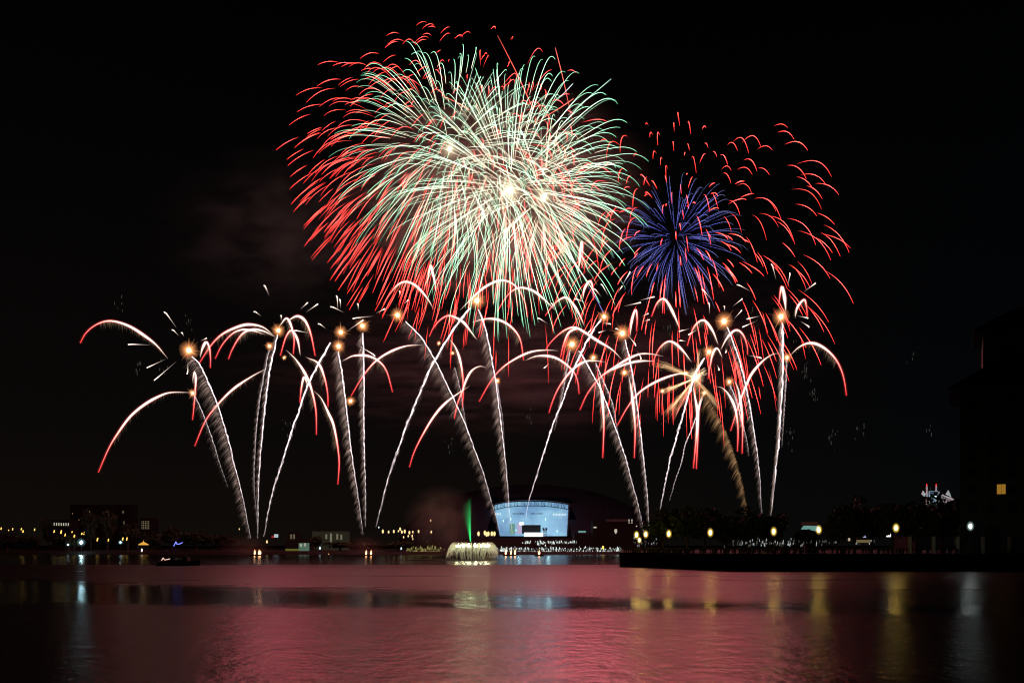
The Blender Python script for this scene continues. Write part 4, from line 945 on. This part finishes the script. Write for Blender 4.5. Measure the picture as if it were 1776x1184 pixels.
q = MB(); a_ = L_(1769, 753); q.box(a_[0]-.25, a_[0]+.25, -.3, -.01, a_[1]-.5, a_[1]+.5); q.build('small_light', M_WINWARM, root)
for j in range(7):
    z_ = L_(1700, 716+j*30)[1]; q = MB(); q.box(-.25, w2, -.3, -.002, z_-.12, z_+.12); q.build('floor_ledge', M_CONC, root)

# white lit tent roof of the hall behind the trees
YH = 430.0
def hp(px, py, dy=0): p = at(px, py, YH); return (p[0]-hx, dy, p[2]-2.2)
hx = at(1623, 900, YH)[0]; M_BLACKWALL = plain('dark_cladding', (.004, .004, .005), .9)
root = empty('tent_roofed_hall', (hx, YH, 2.2)); tag(root, 'white peaked hall roof with two masts and red beacons behind the right trees', 'hall')
M_TENT = plain('tent_fabric', (.7, .72, .72), .7, .1, .2)
q = MB(); zb = hp(1623, 874)[2]; hw = abs(hp(1597, 870)[0])+2; q.box(-hw, hw, 1, 26, 0, zb); q.build('wall', M_BLACKWALL, root)
def sheet(pts, nm):
    q = MB(); n0 = len(pts); q.add([(p[0], p[1]-.15, p[2]) for p in pts]+[(p[0], p[1]+.15, p[2]) for p in pts], [tuple(range(n0)), tuple(range(2*n0-1, n0-1, -1))]+[(i, n0+i, n0+(i+1) % n0, (i+1) % n0) for i in range(n0)]); return q.build(nm, M_TENT, root)
sheet([hp(1597.5, 857), hp(1600.5, 850), hp(1606, 857), hp(1602, 860)], 'roof_peak')
sheet([hp(1640, 857), hp(1644.5, 849.5), hp(1648, 856), hp(1650, 862)], 'roof_peak')
sheet([hp(1602, 860), hp(1614.5, 852, 6), hp(1614.5, 854, 6), hp(1603, 862)], 'roof_edge')
sheet([hp(1632, 851, 6), hp(1655, 865), hp(1654, 866.5), hp(1632, 854, 6)], 'roof_edge')
def sheet2(pts, nm, m):
    q = MB(); n0 = len(pts); q.add([(p[0], p[1]+.2, p[2]) for p in pts]+[(p[0], p[1]+.5, p[2]) for p in pts], [tuple(range(n0)), tuple(range(2*n0-1, n0-1, -1))]+[(i, n0+i, n0+(i+1) % n0, (i+1) % n0) for i in range(n0)]); q.build(nm, m, root)
sheet2([hp(1632, 854, 6), hp(1654, 866.5), hp(1640, 872), hp(1632, 872)], 'roof_slope', plain('tent_fabric_grey', (.3, .31, .31), .8)); sheet2([hp(1614.5, 854, 6), hp(1603, 862), hp(1608, 872), hp(1614.5, 872)], 'roof_slope', plain('tent_fabric_grey', (.3, .31, .31), .8))
for px in (1614, 1630.5):
    a_ = hp(px, 874, 4); b_ = hp(px, 842, 4); q = MB(); q.bar(a_, b_, .42, 6); ms = q.build('mast', M_TENT, root)
    q = MB(); q.ball((b_[0], b_[1], b_[2]+.5), .36, .36, 1.0, 8, 6); q.build('red_beacon', M_RED, ms)
q = MB()
for z_ in (851, 857.5, 864, 869): q.bar(hp(1616, z_, 3), hp(1631, z_, 3), .3)
q.bar(hp(1617, 851, 3), hp(1617, 870, 3), .35); q.bar(hp(1633, 851, 3), hp(1634, 870, 3), .45); q.bar(hp(1617, 870, 3), hp(1631, 857, 3), .2); q.bar(hp(1631, 870, 3), hp(1617, 857, 3), .2)
q.build('pylon_frame', plain('pylon_steel', (.35, .45, .55), .5), root)
q = MB(); a_ = hp(1617, 852, 4.5); b_ = hp(1632, 870, 4.5); q.box(a_[0], b_[0], 4.6, 5.2, b_[2], a_[2]); q.build('lit_glazing', lamp_mat('blue_lit_glazing', (.20, .40, .60), .22, False), root)
for px in (1622.5, 1627): q = MB(); p = hp(px, 860, 2.4); q.ball(p, .6, .4, .75, 8, 6); q.build('floodlight', lamp_mat('pylon_lamp', (.65, .95, 1), 1.8, False), root)
q = MB(); q.bar(hp(1622, 850, 5), hp(1622, 842, 5), .15); q.build('antenna', M_DARKMETAL, root)
ld = bpy.data.lights.new('roof_floodlight', 'POINT'); ld.energy = 3000; ld.color = (.85, .95, 1); ld.shadow_soft_size = .5; lo2 = bpy.data.objects.new('roof_floodlight', ld); lo2.location = hp(1623, 858, -9); link(lo2, root)

# ------------------------------------------------------------------ on the water
def barge(px, label, flames, Y=448.0, wpx=17):
    c = at(px, 963.5, Y); root = empty('fireworks_barge', (c[0], Y, 0)); tag(root, label, 'barge', 'fireworks barges')
    w_ = wpx*Y/F/2
    q = MB(); q.add([(-w_*.9, -2, -.3), (w_*.9, -2, -.3), (w_*.9, 4, -.3), (-w_*.9, 4, -.3), (-w_, -2.2, .7), (w_, -2.2, .7), (w_, 4.2, .7), (-w_, 4.2, .7)], [(0, 3, 2, 1), (4, 5, 6, 7), (0, 1, 5, 4), (1, 2, 6, 5), (2, 3, 7, 6), (3, 0, 4, 7)]); q.build('hull', M_HULL, root)
    q = MB()
    for k in range(7): x_ = -w_*.8+k*w_*1.6/6; q.bar((x_, 2.2, .7), (x_+.12*(k-3), 2.2, 1.5), .13, 7)
    q.build('mortar_rack', M_DARKMETAL, root)
    for (dx, hpx, wp) in flames:
        S_ = Y/F; x_ = dx*S_; h_ = hpx*S_; r_ = wp*S_/2; P = []
        for k, (f, col) in enumerate(((1, (.35, .10, .03)), (.72, (.8, .35, .12)), (.48, (2.2, 1.5, .7)))):
            z = np.linspace(0, 1, 9); prof = np.array([.35, .8, 1, .95, .8, .6, .4, .2, .02])*r_*f
            P.append(tubes(np.stack([x_+.25*np.sin(3*z)*z, np.full(9, .6), .75+z*h_*(.6+.4*f)], 1)[None], prof[None], np.tile(np.array(col), (9, 1))[None], 8))
        glow_obj('flame', join(P), GLOW, root)
        ld = bpy.data.lights.new('flame_light', 'POINT'); ld.energy = 60; ld.color = (1, .45, .2); ld.shadow_soft_size = .4; lo2 = bpy.data.objects.new('flame_light', ld); lo2.location = (x_, -.2, 2.4); link(lo2, root)
barge(445, 'dark fireworks barge with two orange flames, leftmost', [(-4, 10, 3.6), (3.5, 10, 3.4), (6, 8, 2.6)])
barge(639, 'dark fireworks barge with two orange flames below the straight upright comet', [(-4.5, 9, 3.6), (4, 9, 4)])
barge(884, 'dark fireworks barge with three flames below the stadium', [(-7, 11, 4.5), (2, 9, 3), (9, 11, 4.2)], wpx=24)
barge(935, 'dark fireworks barge with a single flame below the stadium screen', [(0, 9, 5)])
def light_trail(parent, pts, Y, m, name, org):
    q = MB(); P = catmull([(a-CX)/F*Y for a, b in pts] and [[(a-CX)/F*Y-org[0], CH-(b-HY)/F*Y-org[2]] for a, b in pts], 26)
    for x_, z_ in P: q.ball((x_, -.6, z_), .11, .11, .11, 6, 4)  # made-up beads tracing the wavering trail of one rocking boat light
    q.path([(x_, -.6, z_) for x_, z_ in P], .03, 4); q.build(name, m, parent)
YBt = 237.0; c = at(312, 980, YBt); root = empty('passenger_boat', (c[0], YBt, 0)); tag(root, 'dark passenger boat with canopy and a blue wavering light trail', 'boat')
q = MB(); n_ = 14
sec = []
for k in range(n_+1):
    u_ = k/n_; x_ = -6.2+12.4*u_; b_ = 1.7*math.sin(math.pi*min(1, .12+u_*.62))**.7*(1 if u_ < .85 else max(.12, (1-u_)/.15)); sh = 1.15+.7*max(0, u_-.6)**1.5*3
    sec.append([(x_, -b_, sh), (x_*.97, -b_*.75, -.2), (x_*.97, b_*.75, -.2), (x_, b_, sh)])
q.add([p for s_ in sec for p in s_], [(4*k+j, 4*k+4+j, 4*k+5+j, 4*k+1+j) for k in range(n_) for j in range(3)]+[(4*k+3, 4*k+7, 4*k+4, 4*k) for k in range(n_)]+[(0, 1, 2, 3), (4*n_+3, 4*n_+2, 4*n_+1, 4*n_)]); q.build('hull', M_HULL, root)
q = MB(); q.box(-3.6, 2.6, -1.1, 1.1, 1.153, 2.6); cb = q.build('cabin', plain('cabin_paint', (.06, .06, .065), .6), root)
q = MB()
for k in range(5): q.box(-3.2+k*1.15, -2.4+k*1.15, -1.14, -1.103, 1.7, 2.4)
q.build('window', M_GLASSDARK, cb)
q = MB(); q.box(-5.2, 3.4, -1.5, 1.5, 4.3, 4.45)
q.build('canopy', M_CLOTH, root)
q = MB()
for x_ in (-4.9, -2, .8, 3.1):
    for y_ in (-1.3, 1.3): q.bar((x_, y_, 1.15), (x_, y_, 4.3), .05, 5)
q.bar((-1.2, 0, 4.45), (-1.2, 0, 7.2), .06, 5); q.build('post', M_DARKMETAL, root)
light_trail(root, [(303, 946), (305, 942), (306.5, 939), (308, 942.5), (311, 943), (314, 942), (317.5, 940.5)], YBt, M_BLUE, 'blue_light_trail', root.location)
YB2 = 232.0; c = at(286, 981, YB2); root = empty('small_boat', (c[0], YB2, 0)); tag(root, 'small dark open boat with a peach wavering light trail', 'boat')
q = MB(); sec = []
for k in range(11):
    u_ = k/10; x_ = -2.6+5.2*u_; b_ = .75*math.sin(math.pi*min(1, .15+u_*.6))**.7*(1 if u_ < .85 else max(.12, (1-u_)/.15)); sec.append([(x_, -b_, .75), (x_*.95, -b_*.7, -.15), (x_*.95, b_*.7, -.15), (x_, b_, .75)])
q.add([p for s_ in sec for p in s_], [(4*k+j, 4*k+4+j, 4*k+5+j, 4*k+1+j) for k in range(10) for j in range(3)]+[(4*k+3, 4*k+7, 4*k+4, 4*k) for k in range(10)]+[(0, 1, 2, 3), (43, 42, 41, 40)]); q.build('hull', M_HULL, root)
q = MB(); q.bar((-1.2, 0, .7), (-1.2, 0, 2.7), .04, 5); q.bar((1.2, 0, .7), (1.2, 0, 2.5), .04, 5); q.build('pole', M_DARKMETAL, root)
light_trail(root, [(282, 971), (283.5, 968), (285, 967), (287, 970), (291, 969.5), (294, 969), (296, 968.5)], YB2, M_PINK, 'peach_light_trail', root.location)
c = at(181, 976, 268); root = empty('floating_pontoon', (c[0], 268, 0)); tag(root, 'low dark pontoon lying on the water at the left', 'pontoon')
q = MB(); q.box(-1.3, 1.3, -.5, .5, -.1, .3); q.build('deck', M_HULL, root)
q = MB(); q.bar((-1.28, -.52, .1), (1.28, -.52, .1), .08); q.build('fender', M_DARKMETAL, root)
c = at(570, 972, 307); root = empty('channel_marker', (c[0], 307, 0)); tag(root, 'thin channel marker post with a small amber light left of the second barge', 'marker')
q = MB(); q.lathe([(.35, -.2), (.35, .3), (.1, .4), (.08, 2.4)], 8); q.build('post', M_DARKMETAL, root)
q = MB(); q.ball((0, 0, 2.6), .16, .16, .22, 8, 6); q.build('lamp', M_FARGOLD, root)
root = empty('floating_boom', (at(750, 971, 322)[0], 322, 0)); tag(root, 'thin dark floating boom line left of the fountain', 'boom')
q = MB(); x_ = at(705, 971, 322)[0]-root.location.x
while x_ < at(792, 971, 322)[0]-root.location.x: q.bar((x_, 0, .1), (x_+1.9, 0, .1), .22, 6); x_ += 2.1
q.build('float_line', M_HULL, root)

# fountain: a ring of jets curling outwards
YF_ = 319.0; SF = YF_/F; c = at(820, 971, YF_); ft = empty('fountain', (c[0], YF_, 0)); tag(ft, 'floating fountain throwing a wide dome of lit water', 'fountain')
q = MB()
for k in range(40):
    a0, a1 = 2*math.pi*k/40, 2*math.pi*(k+1)/40; q.bar((4.6*math.cos(a0), 4.6*math.sin(a0), .12), (4.6*math.cos(a1), 4.6*math.sin(a1), .12), .22, 6)
q.build('ring', M_DARKMETAL, ft)
m, n, l = new_mat('lit_spray'); bs = n['Principled BSDF']; bs.inputs['Base Color'].default_value = (.85, .88, .8, 1); bs.inputs['Roughness'].default_value = .6
tr = n.new('ShaderNodeBsdfTranslucent'); tr.inputs[0].default_value = (.9, .92, .85, 1); mx = n.new('ShaderNodeMixShader'); mx.inputs[0].default_value = .6; l.new(bs.outputs[0], mx.inputs[1]); l.new(tr.outputs[0], mx.inputs[2])
tp2 = n.new('ShaderNodeBsdfTransparent'); mx2 = n.new('ShaderNodeMixShader'); mx2.inputs[0].default_value = .45; l.new(tp2.outputs[0], mx2.inputs[1]); l.new(mx.outputs[0], mx2.inputs[2]); l.new(mx2.outputs[0], n['Material Output'].inputs['Surface'])
M_SPRAY = m
rngf = np.random.default_rng(5)
for k in range(22):
    an = 2*math.pi*(k+.35)/22; ns = 34; t = np.linspace(0, 1, 12)
    P = np.zeros((ns, 12, 3)); top = 6.6*rngf.uniform(.93, 1.04, ns); out = rngf.uniform(5.2, 6.8, ns); sw = rngf.normal(0, .055, ns)
    tt = t[None]*rngf.uniform(.6, 1.0, (ns, 1))
    rad_ = 4.6+out[:, None]*tt**1.15; z_ = .3+4*top[:, None]*tt*(1-tt)*1.0
    P[..., 0] = rad_*np.cos(an+sw[:, None]*tt); P[..., 1] = rad_*np.sin(an+sw[:, None]*tt); P[..., 2] = np.maximum(z_, .02)
    P += rngf.normal(0, .03, P.shape)
    rr = np.interp(tt, [0, .35, .55, 1], [.05, .075, .075, .03])
    v, f, cc = tubes(P, rr, np.zeros_like(P), 3)
    me = bpy.data.meshes.new('water_jet'); me.from_pydata(v.tolist(), [], f.tolist()); me.materials.append(M_SPRAY); me.update(); link(bpy.data.objects.new('water_jet', me), ft)
M_FL = lamp_mat('added_spray_lamp', (.98, 1, .60), 60, True)  # lamps added up in the spray to brighten the jet tops
lm_ = MB(); lm_.ball((0, 0, 0), .38, .38, .62, 8, 6); l0 = lm_.build('added_spray_lamp', M_FL); lmesh = l0.data; bpy.data.objects.remove(l0)
for k in range(16):
    an = 2*math.pi*(k+.5)/16; lo2 = link(bpy.data.objects.new('added_spray_lamp', lmesh), ft); lo2.location = (6.4*math.cos(an), 6.4*math.sin(an), 5.9)
    p_ = MB(); p_.bar((4.6*math.cos(an), 4.6*math.sin(an), .1), (6.4*math.cos(an), 6.4*math.sin(an), 5.7), .05, 5); p_.build('added_lamp_arm', M_DARKMETAL, ft)  # invented arms that carry the added lamps

# green laser fan behind the fountain
YL = 372.0; a_ = at(816, 940, YL); root = empty('laser_projector', (a_[0], YL, 0)); tag(root, 'green laser fan shooting up beside the fountain', 'laser')
q = MB(); q.box(-1.2, 1.2, -1, 1, -.2, .6); q.box(-.4, .4, -.4, .4, .603, a_[2]); q.build('projector_box', M_DARKMETAL, root)
P = []; C = []
for k in range(26):
    f = k/25; tx, ty = 816-17*f, 862+30*f**2*.4+8*f; t = np.linspace(0, 1, 8)
    P.append([at(816+(tx-816)*x, 938+(ty-938)*x, YL+1.0*(f-.5))-np.array([a_[0], YL, 0]) for x in t])
    C.append(np.array([.01, .32, .07])*(.26*(1-f)**1.3+.02)*np.interp(t, [0, .1, .5, 1], [1, .9, .45, .0])[:, None])
glow_obj('laser_beam', tubes(np.array(P), np.tile(np.interp(np.linspace(0, 1, 8), [0, 1], [.22, .42]), (26, 1)), np.array(C), 4), GLOW, root)
